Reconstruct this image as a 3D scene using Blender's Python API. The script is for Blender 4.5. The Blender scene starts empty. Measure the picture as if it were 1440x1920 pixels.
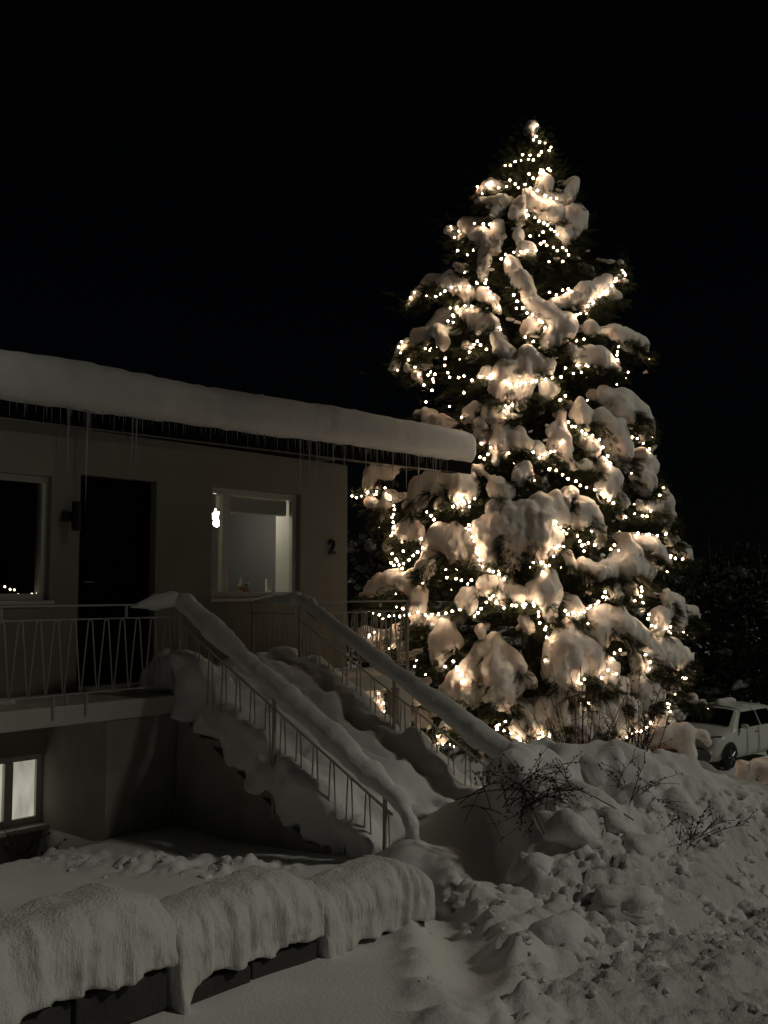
import bpy, math, random
import numpy as np
from mathutils import Matrix, Vector
random.seed(7); rng = np.random.default_rng(7)
sc = bpy.context.scene
COL = sc.collection

# ------------------------------------------------------------------ camera
F_PX, EYE = 1870.0, 1.65
PITCH = math.atan(145 / F_PX)
cam = bpy.data.cameras.new('camera'); cam.sensor_fit = 'VERTICAL'; cam.sensor_height = 36.0
cam.lens = F_PX / 1920 * 36.0; cam.clip_end = 2000; cam.clip_start = 0.05
cam_o = bpy.data.objects.new('camera', cam); COL.objects.link(cam_o)
cam_o.location = (0, 0, EYE); cam_o.rotation_euler = (math.pi / 2 + PITCH, 0, 0)
sc.camera = cam_o

# ------------------------------------------------------------------ sky, night light, exposure
SUN_AZ = math.atan2(-0.28, 0.96)           # direction towards the light, from +X
SUN_EL = math.radians(39)
w = bpy.data.worlds.new('World'); sc.world = w; w.use_nodes = True
nt = w.node_tree; bg = nt.nodes['Background']
sky = nt.nodes.new('ShaderNodeTexSky'); sky.sky_type = 'NISHITA'; sky.sun_disc = False
sky.sun_elevation = SUN_EL; sky.sun_rotation = math.pi / 2 - SUN_AZ
nt.links.new(sky.outputs[0], bg.inputs[0]); bg.inputs[1].default_value = 0.00022
sun = bpy.data.lights.new('night_light', 'SUN'); sun.energy = 0.49; sun.angle = math.radians(4); sun.color = (1.0, 0.97, 0.82)
sun_o = bpy.data.objects.new('night_light', sun); COL.objects.link(sun_o)
Ld = Vector((math.cos(SUN_AZ) * math.cos(SUN_EL), math.sin(SUN_AZ) * math.cos(SUN_EL), math.sin(SUN_EL)))
sun_o.rotation_euler = Ld.to_track_quat('Z', 'Y').to_euler(); sun_o.location = (20, -10, 20)
sc.view_settings.view_transform = 'Standard'; sc.view_settings.look = 'None'
sc.view_settings.exposure = 0.0; sc.view_settings.gamma = 1.0; sc.view_settings.use_curve_mapping = False
sc.render.engine = 'CYCLES'
sc.cycles.use_denoising = True; sc.cycles.max_bounces = 8; sc.cycles.diffuse_bounces = 3
sc.cycles.glossy_bounces = 3; sc.cycles.transmission_bounces = 6; sc.cycles.transparent_max_bounces = 8
sc.cycles.caustics_reflective = False; sc.cycles.caustics_refractive = False
sc.cycles.use_light_tree = True

# ------------------------------------------------------------------ frames and rays
CW = np.array([-0.45, 12.19]); TH = math.radians(48.9)
UU = np.array([math.cos(TH), math.sin(TH)]); NN = np.array([math.sin(TH), -math.cos(TH)])
cp, sp_ = math.cos(PITCH), math.sin(PITCH)
def ray(x, y):
    a = (x - 720) / F_PX; b = (960 - y) / F_PX
    return np.array([a, cp - b * sp_, sp_ + b * cp])
def at(x, y, Y):                            # pixel direction met at the depth Y of the thing it belongs to
    d = ray(x, y); d = d * (Y / d[1]); return np.array([d[0], d[1], d[2] + EYE])
def L2W(a, b, z):                           # house frame: a along the front, b out from the front
    p = CW + a * UU + b * NN; return np.array([p[0], p[1], z])
def W2L(X, Y):
    dx, dy = X - CW[0], Y - CW[1]
    return dx * UU[0] + dy * UU[1], dx * NN[0] + dy * NN[1]
def fac(x, y, off):                         # pixel met on a plane parallel to the house front
    d = ray(x, y); t = ((CW + NN * off) @ NN) / (d[:2] @ NN); q = d * t
    a, b = W2L(q[0], q[1]); return a, b, q[2] + EYE

# ------------------------------------------------------------------ noise
def _h(ix, iy, iz, seed):
    n = (ix * 374761393 + iy * 668265263 + iz * 2147483647 + seed * 1274126177) & 0xFFFFFFFF
    n = ((n ^ (n >> 13)) * 1274126177) & 0xFFFFFFFF
    return ((n ^ (n >> 16)) & 0xFFFF) / 32767.5 - 1.0
def vnoise(x, y, z=0.0, seed=0):
    x = np.asarray(x, float); y = np.asarray(y, float); z = np.zeros_like(x) + z
    ix, iy, iz = np.floor(x).astype(np.int64), np.floor(y).astype(np.int64), np.floor(z).astype(np.int64)
    fx, fy, fz = x - ix, y - iy, z - iz
    fx, fy, fz = [t * t * t * (t * (t * 6 - 15) + 10) for t in (fx, fy, fz)]
    def c(i, j, k): return _h(ix + i, iy + j, iz + k, seed)
    r = 0
    for i in (0, 1):
        for j in (0, 1):
            for k in (0, 1):
                r = r + c(i, j, k) * (fx if i else 1 - fx) * (fy if j else 1 - fy) * (fz if k else 1 - fz)
    return r
def fbm(x, y, z=0.0, oct=4, seed=0, gain=0.5):
    r, a, f = 0, 1.0, 1.0
    for o in range(oct):
        r = r + a * vnoise(x * f, y * f, np.asarray(z) * f, seed + o * 17); a *= gain; f *= 2.03
    return r
def sst(x, a, b):
    t = np.clip((x - a) / (b - a), 0, 1); return t * t * (3 - 2 * t)

# ------------------------------------------------------------------ materials
def mat(name, color, rough=0.6, metal=0.0, noise=0.0, nscale=8.0, bump=0.0, bscale=30.0, emit=None, estr=0.0, sss=0.0, sss_r=(0.05, 0.04, 0.03), trans=0.0, ior=1.45, spec=0.5, bdist=0.01, col2=None):
    m = bpy.data.materials.new(name); m.use_nodes = True
    t = m.node_tree; b = t.nodes['Principled BSDF']
    b.inputs['Roughness'].default_value = rough; b.inputs['Metallic'].default_value = metal
    b.inputs['Base Color'].default_value = (*color, 1); b.inputs['IOR'].default_value = ior
    b.inputs['Specular IOR Level'].default_value = spec
    tc = t.nodes.new('ShaderNodeTexCoord')
    if noise > 0:
        n = t.nodes.new('ShaderNodeTexNoise'); n.inputs['Scale'].default_value = nscale; n.inputs['Detail'].default_value = 6
        t.links.new(tc.outputs['Object'], n.inputs['Vector'])
        r = t.nodes.new('ShaderNodeValToRGB')
        c2 = col2 or tuple(max(0, c * (1 - noise)) for c in color)
        r.color_ramp.elements[0].position = 0.3; r.color_ramp.elements[1].position = 0.7
        r.color_ramp.elements[0].color = (*c2, 1); r.color_ramp.elements[1].color = (*color, 1)
        t.links.new(n.outputs['Fac'], r.inputs[0]); t.links.new(r.outputs[0], b.inputs['Base Color'])
    if bump > 0:
        n = t.nodes.new('ShaderNodeTexNoise'); n.inputs['Scale'].default_value = bscale; n.inputs['Detail'].default_value = 5
        n.inputs['Roughness'].default_value = 0.65
        t.links.new(tc.outputs['Object'], n.inputs['Vector'])
        bp = t.nodes.new('ShaderNodeBump'); bp.inputs['Strength'].default_value = bump; bp.inputs['Distance'].default_value = bdist
        t.links.new(n.outputs['Fac'], bp.inputs['Height']); t.links.new(bp.outputs[0], b.inputs['Normal'])
    if emit:
        b.inputs['Emission Color'].default_value = (*emit, 1); b.inputs['Emission Strength'].default_value = estr
    if sss > 0:
        b.inputs['Subsurface Weight'].default_value = sss; b.inputs['Subsurface Radius'].default_value = sss_r
        b.inputs['Subsurface Scale'].default_value = 1.0
    if trans > 0: b.inputs['Transmission Weight'].default_value = trans
    return m
M = {}
M['snow'] = mat('ground snow', (0.80, 0.80, 0.78), 0.75, noise=0.10, nscale=3.0, bump=0.55, bscale=55, bdist=0.012, spec=0.25)
M['fluff'] = mat('settled snow', (0.80, 0.80, 0.79), 0.8, noise=0.06, nscale=4, bump=0.6, bscale=38, bdist=0.015, spec=0.2)
M['capsnow'] = mat('crusted cap snow', (0.80, 0.79, 0.76), 0.8, noise=0.08, nscale=6, bump=0.9, bscale=60, bdist=0.02, spec=0.2)
_t = M['capsnow'].node_tree; _m = _t.nodes.new('ShaderNodeMapping'); _m.inputs['Scale'].default_value = (1, 1, 0.22)
_tc = [n for n in _t.nodes if n.type == 'TEX_COORD'][0]; _nz = [n for n in _t.nodes if n.type == 'BUMP'][0].inputs['Height'].links[0].from_node
_t.links.new(_tc.outputs['Object'], _m.inputs[0]); _t.links.new(_m.outputs[0], _nz.inputs['Vector'])
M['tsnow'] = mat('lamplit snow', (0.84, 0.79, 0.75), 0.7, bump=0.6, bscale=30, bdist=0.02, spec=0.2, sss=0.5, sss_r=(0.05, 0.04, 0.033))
M['render_wall'] = mat('house render', (0.32, 0.30, 0.255), 0.9, noise=0.12, nscale=2.5, bump=0.35, bscale=90, bdist=0.006)
M['concrete'] = mat('concrete', (0.36, 0.345, 0.30), 0.9, noise=0.3, nscale=3, bump=0.4, bscale=50)
M['white_paint'] = mat('white paint', (0.62, 0.60, 0.55), 0.5, noise=0.08, nscale=6, bump=0.1, bscale=40)
M['rail_paint'] = mat('railing paint', (0.44, 0.42, 0.37), 0.45, noise=0.15, nscale=20)
M['dark_door'] = mat('dark door', (0.006, 0.005, 0.0045), 0.6, noise=0.3, nscale=6, bump=0.15, bscale=30, spec=0.08)
M['fascia'] = mat('dark fascia', (0.006, 0.0055, 0.005), 0.8, noise=0.3, nscale=8, spec=0.08)
M['roofing'] = mat('roofing felt', (0.03, 0.03, 0.03), 0.9, noise=0.2)
M['metal_edge'] = mat('drip edge metal', (0.25, 0.24, 0.22), 0.4, metal=0.6)
M['black'] = mat('black metal', (0.012, 0.012, 0.012), 0.45, noise=0.2)
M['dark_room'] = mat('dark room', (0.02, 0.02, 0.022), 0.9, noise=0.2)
M['kitchen'] = mat('kitchen wall', (0.22, 0.22, 0.225), 0.8, noise=0.1, nscale=2)
M['frame'] = mat('window frame', (0.66, 0.64, 0.58), 0.5, noise=0.08)
M['lining'] = mat('window lining', (0.75, 0.73, 0.68), 0.5, noise=0.05)
M['ice'] = mat('ice', (0.93, 0.96, 1.0), 0.15, trans=0.55, ior=1.31, bump=0.3, bscale=60)
M['ice'].node_tree.nodes['Principled BSDF'].inputs['Alpha'].default_value = 0.75
M['stone'] = mat('wall block', (0.06, 0.058, 0.055), 0.9, noise=0.4, nscale=7, bump=0.6, bscale=40, bdist=0.02)
M['bark'] = mat('bark', (0.05, 0.035, 0.025), 0.95, noise=0.4, nscale=12, bump=0.7, bscale=25, bdist=0.02)
M['needle'] = mat('spruce needles', (0.042, 0.050, 0.022), 0.75, noise=0.5, nscale=3, col2=(0.024, 0.028, 0.012), spec=0.25)
M['cord'] = mat('light cord', (0.01, 0.013, 0.008), 0.5, noise=0.2)
M['bulb'] = mat('lit bulb', (1, 0.85, 0.65), 0.4, emit=(1.0, 0.69, 0.44), estr=42)
_t = M['bulb'].node_tree; _oi = _t.nodes.new('ShaderNodeObjectInfo'); _mr = _t.nodes.new('ShaderNodeMapRange')
_mr.inputs['To Min'].default_value = 26; _mr.inputs['To Max'].default_value = 84; _t.links.new(_oi.outputs['Random'], _mr.inputs['Value'])
_t.links.new(_mr.outputs[0], _t.nodes['Principled BSDF'].inputs['Emission Strength'])
M['twig'] = mat('thin twig', (0.035, 0.022, 0.016), 0.85, noise=0.4)
M['leaf'] = mat('barberry leaf', (0.035, 0.016, 0.012), 0.7, noise=0.4, nscale=5)
M['wood'] = mat('brown wood', (0.12, 0.07, 0.04), 0.8, noise=0.4, nscale=10, bump=0.3)
M['backtree'] = mat('far foliage', (0.045, 0.046, 0.036), 0.95, noise=0.5, nscale=2)
M['dim_frost'] = mat('dimmed far frost', (0.36, 0.36, 0.34), 0.95, noise=0.5, nscale=3)  # frost colour darkened, standing in for light that fades with distance
M['car'] = mat('pale car paint', (0.60, 0.63, 0.57), 0.28, noise=0.08, nscale=3, spec=0.6)
M['tyre'] = mat('tyre', (0.012, 0.012, 0.012), 0.85, noise=0.3)
M['rim'] = mat('wheel rim', (0.30, 0.30, 0.30), 0.4, metal=0.8)
M['car_glass'] = mat('car glass', (0.006, 0.006, 0.008), 0.08, spec=0.7)
M['lamp_glass'] = mat('headlamp', (0.75, 0.78, 0.75), 0.08, metal=0.7)
M['globe'] = mat('pendant globe', (1, 0.95, 0.9), 0.4, emit=(1.0, 0.88, 0.72), estr=70)
M['glow_pane'] = None
M['plastic_white'] = mat('white plastic', (0.7, 0.7, 0.68), 0.4, noise=0.05)
M['plastic_brown'] = mat('amber soap', (0.30, 0.15, 0.08), 0.35, noise=0.1)
M['steel'] = mat('steel', (0.4, 0.4, 0.42), 0.3, metal=0.9)
M['paper'] = mat('paper towel', (0.8, 0.79, 0.76), 0.9, bump=0.3, bscale=60)
def pane_mat():
    m = bpy.data.materials.new('window glass'); m.use_nodes = True; t = m.node_tree
    out = t.nodes['Material Output']; t.nodes.remove(t.nodes['Principled BSDF'])
    g = t.nodes.new('ShaderNodeBsdfGlossy'); g.inputs['Roughness'].default_value = 0.03
    tr = t.nodes.new('ShaderNodeBsdfTransparent'); tr.inputs[0].default_value = (0.9, 0.92, 0.9, 1)
    mx = t.nodes.new('ShaderNodeMixShader'); lw_ = t.nodes.new('ShaderNodeLayerWeight'); lw_.inputs['Blend'].default_value = 0.5
    pw = t.nodes.new('ShaderNodeMath'); pw.operation = 'POWER'; pw.inputs[1].default_value = 4.0; t.links.new(lw_.outputs['Facing'], pw.inputs[0])
    fr = t.nodes.new('ShaderNodeMath'); fr.operation = 'MULTIPLY_ADD'; fr.inputs[1].default_value = 0.75; fr.inputs[2].default_value = 0.035; t.links.new(pw.outputs[0], fr.inputs[0])
    t.links.new(fr.outputs[0], mx.inputs[0]); t.links.new(tr.outputs[0], mx.inputs[1]); t.links.new(g.outputs[0], mx.inputs[2])
    t.links.new(mx.outputs[0], out.inputs[0]); return m
M['glass'] = pane_mat()
def glow_mat():                              # frosted basement pane with the lit room behind it
    m = bpy.data.materials.new('frosted lit pane'); m.use_nodes = True; t = m.node_tree; b = t.nodes['Principled BSDF']
    tc = t.nodes.new('ShaderNodeTexCoord'); mp = t.nodes.new('ShaderNodeMapping'); mp.inputs['Scale'].default_value = (9, 1, 2.2)
    n = t.nodes.new('ShaderNodeTexNoise'); n.inputs['Scale'].default_value = 1.0; n.inputs['Detail'].default_value = 4
    r = t.nodes.new('ShaderNodeValToRGB'); r.color_ramp.elements[0].color = (0.34, 0.33, 0.25, 1); r.color_ramp.elements[1].color = (0.66, 0.63, 0.52, 1)
    r.color_ramp.elements[0].position = 0.3; r.color_ramp.elements[1].position = 0.65
    t.links.new(tc.outputs['Object'], mp.inputs[0]); t.links.new(mp.outputs[0], n.inputs['Vector']); t.links.new(n.outputs['Fac'], r.inputs[0])
    t.links.new(r.outputs[0], b.inputs['Emission Color']); b.inputs['Emission Strength'].default_value = 0.62
    b.inputs['Base Color'].default_value = (0.5, 0.5, 0.45, 1); b.inputs['Roughness'].default_value = 0.5; return m
M['glow_pane'] = glow_mat()

# ------------------------------------------------------------------ mesh helpers
ORG = {}; FRAME = {}
def mesh_np(name, V, Q, smooth=True):
    V = np.asarray(V, np.float32); Q = np.asarray(Q, np.int32); k = Q.shape[1]
    me = bpy.data.meshes.new(name); me.vertices.add(len(V)); me.vertices.foreach_set('co', V.ravel())
    me.loops.add(Q.size); me.loops.foreach_set('vertex_index', Q.ravel()); me.polygons.add(len(Q))
    me.polygons.foreach_set('loop_start', np.arange(len(Q), dtype=np.int32) * k)
    me.polygons.foreach_set('loop_total', np.full(len(Q), k, np.int32))
    if smooth: me.polygons.foreach_set('use_smooth', np.ones(len(Q), bool))
    me.update(calc_edges=True); return me
def place(o, origin, frame):
    if frame == 'L':
        o.location = L2W(origin[0], -origin[1], origin[2]); o.rotation_euler = (0, 0, TH)
    else: o.location = origin
    ORG[o.name] = tuple(origin); FRAME[o.name] = frame
def tag(o, label, cat, group=None, kind=None):
    if label: o['label'] = label
    if cat: o['category'] = cat
    if group: o['group'] = group
    if kind: o['kind'] = kind
    return o
def thing(name, label, cat, origin, frame='W', group=None):
    o = bpy.data.objects.new(name, None); o.empty_display_size = 0.2; COL.objects.link(o)
    place(o, origin, frame); return tag(o, label, cat, group)
def link_mesh(name, me, m, parent=None, origin=None, frame='W', shift=True):
    if m is not None and len(me.materials) == 0: me.materials.append(m)
    if parent is not None:
        og = ORG[parent.name]
        if shift: me.transform(Matrix.Translation((-og[0], -og[1], -og[2])))
        o = bpy.data.objects.new(name, me); COL.objects.link(o); o.parent = parent
        ORG[o.name] = og; FRAME[o.name] = FRAME[parent.name]
    else:
        origin = origin if origin is not None else (0, 0, 0)
        me.transform(Matrix.Translation((-origin[0], -origin[1], -origin[2])))
        o = bpy.data.objects.new(name, me); COL.objects.link(o); place(o, origin, frame)
    return o
def inst(name, me, parent, pos, rot=None, scale=None):
    o = bpy.data.objects.new(name, me); COL.objects.link(o); o.parent = parent
    og = ORG[parent.name]; o.location = (pos[0] - og[0], pos[1] - og[1], pos[2] - og[2])
    if rot is not None: o.rotation_euler = rot
    if scale is not None: o.scale = scale
    ORG[o.name] = og; FRAME[o.name] = FRAME[parent.name]; return o
class MB:
    def __init__(s): s.v = []; s.f = []
    def add(s, V, Fc):
        k = len(s.v); s.v += [tuple(map(float, p)) for p in V]; s.f += [tuple(i + k for i in q) for q in Fc]; return s
    def box(s, x0, x1, y0, y1, z0, z1):
        V = [(x, y, z) for z in (z0, z1) for y in (y0, y1) for x in (x0, x1)]
        return s.add(V, [(0, 2, 3, 1), (4, 5, 7, 6), (0, 1, 5, 4), (2, 6, 7, 3), (0, 4, 6, 2), (1, 3, 7, 5)])
    def quad(s, *p): return s.add(p, [tuple(range(len(p)))])
    def tube(s, P, r, n=6, cap=True):
        P = [Vector(p) for p in P]; R = r if hasattr(r, '__len__') else [r] * len(P)
        k = len(s.v); up0 = None
        for i, p in enumerate(P):
            d = (P[min(i + 1, len(P) - 1)] - P[max(i - 1, 0)])
            d = d.normalized() if d.length > 1e-9 else Vector((0, 0, 1))
            if up0 is None: up0 = Vector((0, 0, 1)) if abs(d.z) < 0.9 else Vector((1, 0, 0))
            sx = d.cross(up0)
            if sx.length < 1e-6: sx = d.cross(Vector((1, 0.3, 0)))
            sx.normalize(); up = sx.cross(d).normalized(); up0 = up
            for j in range(n):
                a = 2 * math.pi * j / n; q = p + (sx * math.cos(a) + up * math.sin(a)) * R[i]; s.v.append(tuple(q))
        for i in range(len(P) - 1):
            for j in range(n):
                j2 = (j + 1) % n; s.f.append((k + i * n + j, k + i * n + j2, k + (i + 1) * n + j2, k + (i + 1) * n + j))
        if cap:
            s.f.append(tuple(k + j for j in range(n))[::-1]); e = k + (len(P) - 1) * n; s.f.append(tuple(e + j for j in range(n)))
        return s
    def lathe(s, prof, c=(0, 0, 0), n=14):
        k = len(s.v)
        for r, z in prof:
            for j in range(n):
                a = 2 * math.pi * j / n; s.v.append((c[0] + r * math.cos(a), c[1] + r * math.sin(a), c[2] + z))
        for i in range(len(prof) - 1):
            for j in range(n):
                j2 = (j + 1) % n; s.f.append((k + i * n + j, k + i * n + j2, k + (i + 1) * n + j2, k + (i + 1) * n + j))
        s.f.append(tuple(k + j for j in range(n))[::-1]); e = k + (len(prof) - 1) * n; s.f.append(tuple(e + j for j in range(n)))
        return s
    def mesh(s, name, smooth=False):
        me = bpy.data.meshes.new(name); me.from_pydata(s.v, [], s.f)
        if smooth: me.polygons.foreach_set('use_smooth', [True] * len(me.polygons))
        me.update(); return me
    def build(s, name, m, parent=None, origin=None, frame='W', smooth=False, bevel=0.0):
        o = link_mesh(name, s.mesh(name, smooth), m, parent, origin, frame)
        if bevel > 0:
            b = o.modifiers.new('bevel', 'BEVEL'); b.width = bevel; b.segments = 2; b.limit_method = 'ANGLE'
        return o
def surfnet(F, lo, hi, h):
    lo = np.asarray(lo, float); n = np.ceil((np.asarray(hi) - lo) / h).astype(int) + 1
    gx, gy, gz = [lo[i] + np.arange(n[i]) * h for i in range(3)]
    X, Y, Z = np.meshgrid(gx, gy, gz, indexing='ij')
    v = F(X, Y, Z); ins = v < 0
    off = [(i, j, k) for i in (0, 1) for j in (0, 1) for k in (0, 1)]
    sl = lambda a, o: a[o[0]:n[0] - 1 + o[0], o[1]:n[1] - 1 + o[1], o[2]:n[2] - 1 + o[2]]
    cnt = sum(sl(ins, o).astype(np.int8) for o in off)
    act = (cnt > 0) & (cnt < 8); cells = np.argwhere(act); idx = -np.ones(act.shape, np.int64); idx[act] = np.arange(len(cells))
    acc = np.zeros((len(cells), 3)); num = np.zeros(len(cells))
    cv = {o: sl(v, o)[act] for o in off}
    for o in off:
        for ax in range(3):
            if o[ax] == 0:
                o2 = list(o); o2[ax] = 1; o2 = tuple(o2); a, b = cv[o], cv[o2]
                c = (a < 0) != (b < 0); t = np.where(c, a / np.where(c, a - b, 1), 0)
                p = np.tile(np.array(o, float), (len(cells), 1)); p[:, ax] = t
                acc[c] += p[c]; num[c] += 1
    V = lo + (cells + acc / np.maximum(num, 1)[:, None]) * h
    Q = []
    for ax in range(3):
        b1, b2 = (ax + 1) % 3, (ax + 2) % 3
        s0 = [slice(1, n[i] - 1) for i in range(3)]; s0[ax] = slice(0, n[ax] - 1); s1 = list(s0); s1[ax] = slice(1, n[ax])
        a, b = ins[tuple(s0)], ins[tuple(s1)]
        e = np.argwhere(a != b)
        if not len(e): continue
        sg = a[tuple(e.T)]; base = e.copy(); base[:, b1] += 1; base[:, b2] += 1
        def cell(d1, d2):
            c = base.copy(); c[:, b1] += d1; c[:, b2] += d2; return idx[tuple(c.T)]
        q = np.stack([cell(-1, -1), cell(0, -1), cell(0, 0), cell(-1, 0)], 1)
        q[~sg] = q[~sg][:, ::-1]; Q.append(q)
    return V, np.concatenate(Q)
def cap_sdf(caps, k=0.05):
    caps = [(np.array(p0, float), r0, np.array(p1, float), r1) for p0, r0, p1, r1 in caps]
    def F(X, Y, Z):
        out = None
        for p0, r0, p1, r1 in caps:
            d = p1 - p0; dd = max(d @ d, 1e-9)
            t = np.clip(((X - p0[0]) * d[0] + (Y - p0[1]) * d[1] + (Z - p0[2]) * d[2]) / dd, 0, 1)
            q = np.sqrt((X - p0[0] - t * d[0]) ** 2 + (Y - p0[1] - t * d[1]) ** 2 + (Z - p0[2] - t * d[2]) ** 2) - (r0 + (r1 - r0) * t)
            if out is None: out = q
            else:
                hh = np.clip(0.5 + 0.5 * (q - out) / k, 0, 1); out = q * (1 - hh) + out * hh - k * hh * (1 - hh)
        return out
    lo = np.min([np.minimum(p0 - r0, p1 - r1) for p0, r0, p1, r1 in caps], 0); hi = np.max([np.maximum(p0 + r0, p1 + r1) for p0, r0, p1, r1 in caps], 0)
    return F, lo, hi
def sdf_obj(name, F, lo, hi, h, m, parent=None, origin=None, frame='W', amp=0.03, ns=6.0, seed=1, pad=0.12):
    def G(X, Y, Z):
        v = F(X, Y, Z)
        if amp > 0:
            near = np.abs(v) < 0.3; nz = np.zeros_like(v)
            nz[near] = fbm(X[near] * ns, Y[near] * ns, Z[near] * ns * 0.7, 3, seed)
            v = v + amp * nz
        return v
    V, Q = surfnet(G, np.asarray(lo) - pad, np.asarray(hi) + pad, h)
    return link_mesh(name, mesh_np(name, V, Q), m, parent, origin, frame)

# ================================================================== GROUND
def street_z(a):
    a = np.minimum(a, 16.0); sp = lambda x, k: k * np.log1p(np.exp(np.clip(x / k, -30, 30)))
    s = 0.06 - 0.139 * sp(a + 5.3, 0.5) - 0.10 * sp(a - 2.5, 0.5)
    return -2.90 + sp(s + 2.90, 0.12)
CREST_A = [-5.0, -4.3, -3.7, -3.1, -2.6, -2.0, -1.4, -0.7, 0.2, 0.9, 1.6, 2.5, 4.0]
CREST_Z = [-0.40, -0.25, -0.02, 0.14, 0.26, 0.29, 0.25, 0.13, -0.04, -0.26, -0.52, -0.82, -1.2]
HOLLOWS = [(-3.15, 4.55, -0.22, 0.22, 0.30), (-2.1, 4.6, -0.16, 0.20, 0.28), (-1.15, 4.75, -0.20, 0.25, 0.22), (-2.62, 4.75, 0.10, 0.13, 0.5), (-1.65, 4.7, 0.12, 0.16, 0.4), (-3.55, 4.9, 0.10, 0.15, 0.35), (-0.5, 4.8, 0.10, 0.2, 0.35), (-2.9, 5.15, -0.10, 0.4, 0.10), (-1.7, 5.25, -0.12, 0.5, 0.10)]
def ground_h(X, Y, detail=True):
    a, b = W2L(X, Y)
    s = street_z(a)
    yard = -0.45 + 0.10 * sst(b, 1.5, 3.5)
    d = s - yard; yard = np.where(a < -2.5, yard, yard + np.minimum(0, d) * sst(a, -2.5, -0.8))
    t = sst(b + np.where(a > -4.9, 0.35, 0), 4.75, 5.05)
    z = yard * (1 - t) + s * t
    # sunken strip in front of the basement window
    z = z - 0.38 * sst(-a, 3.95, 4.1) * (1 - sst(b, 0.75, 1.05)) * (b > -0.3)
    # trodden line of clods across the yard
    m = np.abs((a + 4.55) - (b - 0.9) * 0.42) ; rough_y = np.exp(-(m / 0.28) ** 2) * (b > 0.6) * sst(-b, -3.2, -2.6) * sst(-a, 3.2, 3.7)
    # hedge bank heaped with snow
    cz = np.interp(a, CREST_A, CREST_Z)
    wav = 0.22 * vnoise(a * 1.1, 3.3, 0, 5)
    bb = b + wav
    front = 1 - sst(bb, 4.55, 6.0); back = 0.15 + 0.85 * sst(bb, 3.0, 4.35)
    left = sst(a + 0.75 * (b - 5.6) * 0.75, -4.75, -3.95) if False else sst(a - (-4.50 + 1.22 * (5.5 - np.clip(b, 3.6, 5.9))) + 0.12 * vnoise(b * 4, a * 2, 0, 95), -0.05, 0.36)
    prof = front * back * left * (1 - sst(a, 2.2, 4.5))
    cz = cz + 0.10 * fbm(a * 1.3, b * 1.0, 0, 2, 91)
    for hx, hb, dz, ra, rb in HOLLOWS: cz = cz + dz * np.exp(-((a - hx) / ra) ** 2 - ((b - hb) / rb) ** 2)
    z = z + np.maximum(cz - z, 0) * prof
    # drift at the foot of the stairs
    g = np.exp(-((a + 2.35) / 0.55) ** 2 - ((b - 3.75) / 0.6) ** 2); z = z + 0.42 * g
    g = np.exp(-((a + 3.3) / 0.22) ** 2 - ((b - 3.75) / 0.28) ** 2); z = z + 0.22 * g
    # trodden path from the street to the stairs
    pc = -4.95 + 0.98 * (5.4 - np.clip(b, 3.3, 6.0)); g = np.exp(-((a - pc) / 0.24) ** 2) * sst(b, 3.6, 4.2) * (1 - sst(b, 5.6, 6.1)); z = z - 0.12 * g
    # undisturbed snow on the shoulder, ploughed road beyond it
    edge = 5.98 + 0.10 * vnoise(a * 2.2, 1.7, 0, 9) - 0.25 * sst(a, -5.35, -4.95) + 0.35 * sst(-a, 5.45, 6.2)
    road = sst(b, edge - 0.03, edge + 0.10) * sst(b, 5.0, 5.3)
    z = z - 0.10 * road
    slab = sst(b, 6.75, 6.80 + 0.06) * sst(-a, 4.75, 5.05) ; z = z + 0.09 * slab
    r2 = road * (1 - slab)
    if detail:
        z = z + 0.022 * fbm(X * 0.9, Y * 0.9, 0, 3, 3)
        z = z + rough_y * (0.055 * fbm(X * 5, Y * 5, 0, 3, 11) + 0.05 * np.abs(vnoise(X * 11, Y * 11, 0, 12)))
        # clods on the lower bank and on the path rims
        low = prof * sst(bb, 4.75, 5.35)
        cl = fbm(X * 2.6, Y * 2.6, 0, 2, 21) * 0.10 + (0.5 - np.abs(fbm(X * 4.5, Y * 4.5, 0, 4, 22, 0.65))) * 0.22
        z = z + low * cl + prof * (1 - low) * (0.10 * fbm(X * 2.0, Y * 2.0, 0, 2, 31) + 0.07 * (0.4 - np.abs(fbm(X * 3.2, Y * 3.2, 0, 3, 33))))
        fl = 4 * left * (1 - left) * sst(b, 3.6, 4.2) * (1 - sst(b, 5.6, 6.0)); z = z + fl * (0.07 * fbm(X * 3, Y * 3, 0, 2, 71) + 0.06 * (0.5 - np.abs(fbm(X * 5, Y * 5, 0, 3, 72))))
        rim = np.exp(-((a - pc - 0.33) / 0.16) ** 2) * sst(b, 3.8, 4.3) * (1 - sst(b, 6.0, 6.4)) + 0.7 * np.exp(-((a - pc + 0.33) / 0.13) ** 2) * sst(b, 4.6, 5.3) * (1 - sst(b, 6.0, 6.4))
        z = z + rim * (0.05 + 0.05 * fbm(X * 4, Y * 4, 0, 2, 41) + 0.06 * (0.5 - np.abs(fbm(X * 7, Y * 7, 0, 3, 43))))
        rut = np.sin((b - 6.0) * 9 + 0.8 * vnoise(a * 0.8, b * 0.4, 0, 51))
        z = z + r2 * (0.030 * rut + 0.028 * fbm(a * 2.2, b * 6, 0, 4, 52) + 0.035 * np.abs(fbm(X * 9, Y * 9, 0, 4, 53, 0.65)))
        ed = road * (1 - sst(b, edge + 0.10, edge + 0.55)); z = z + ed * (0.06 * np.abs(fbm(X * 7, Y * 7, 0, 3, 54)))
    return z
def axis(lo, hi, step, far):
    core = np.arange(lo, hi + 1e-6, step); ext = []; v, st = hi, step
    while v < far: st *= 1.35; v += st; ext.append(v)
    ext2 = []; v, st = lo, step
    while v > -far: st *= 1.35; v -= st; ext2.append(v)
    return np.array(ext2[::-1] + list(core) + ext)
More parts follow.
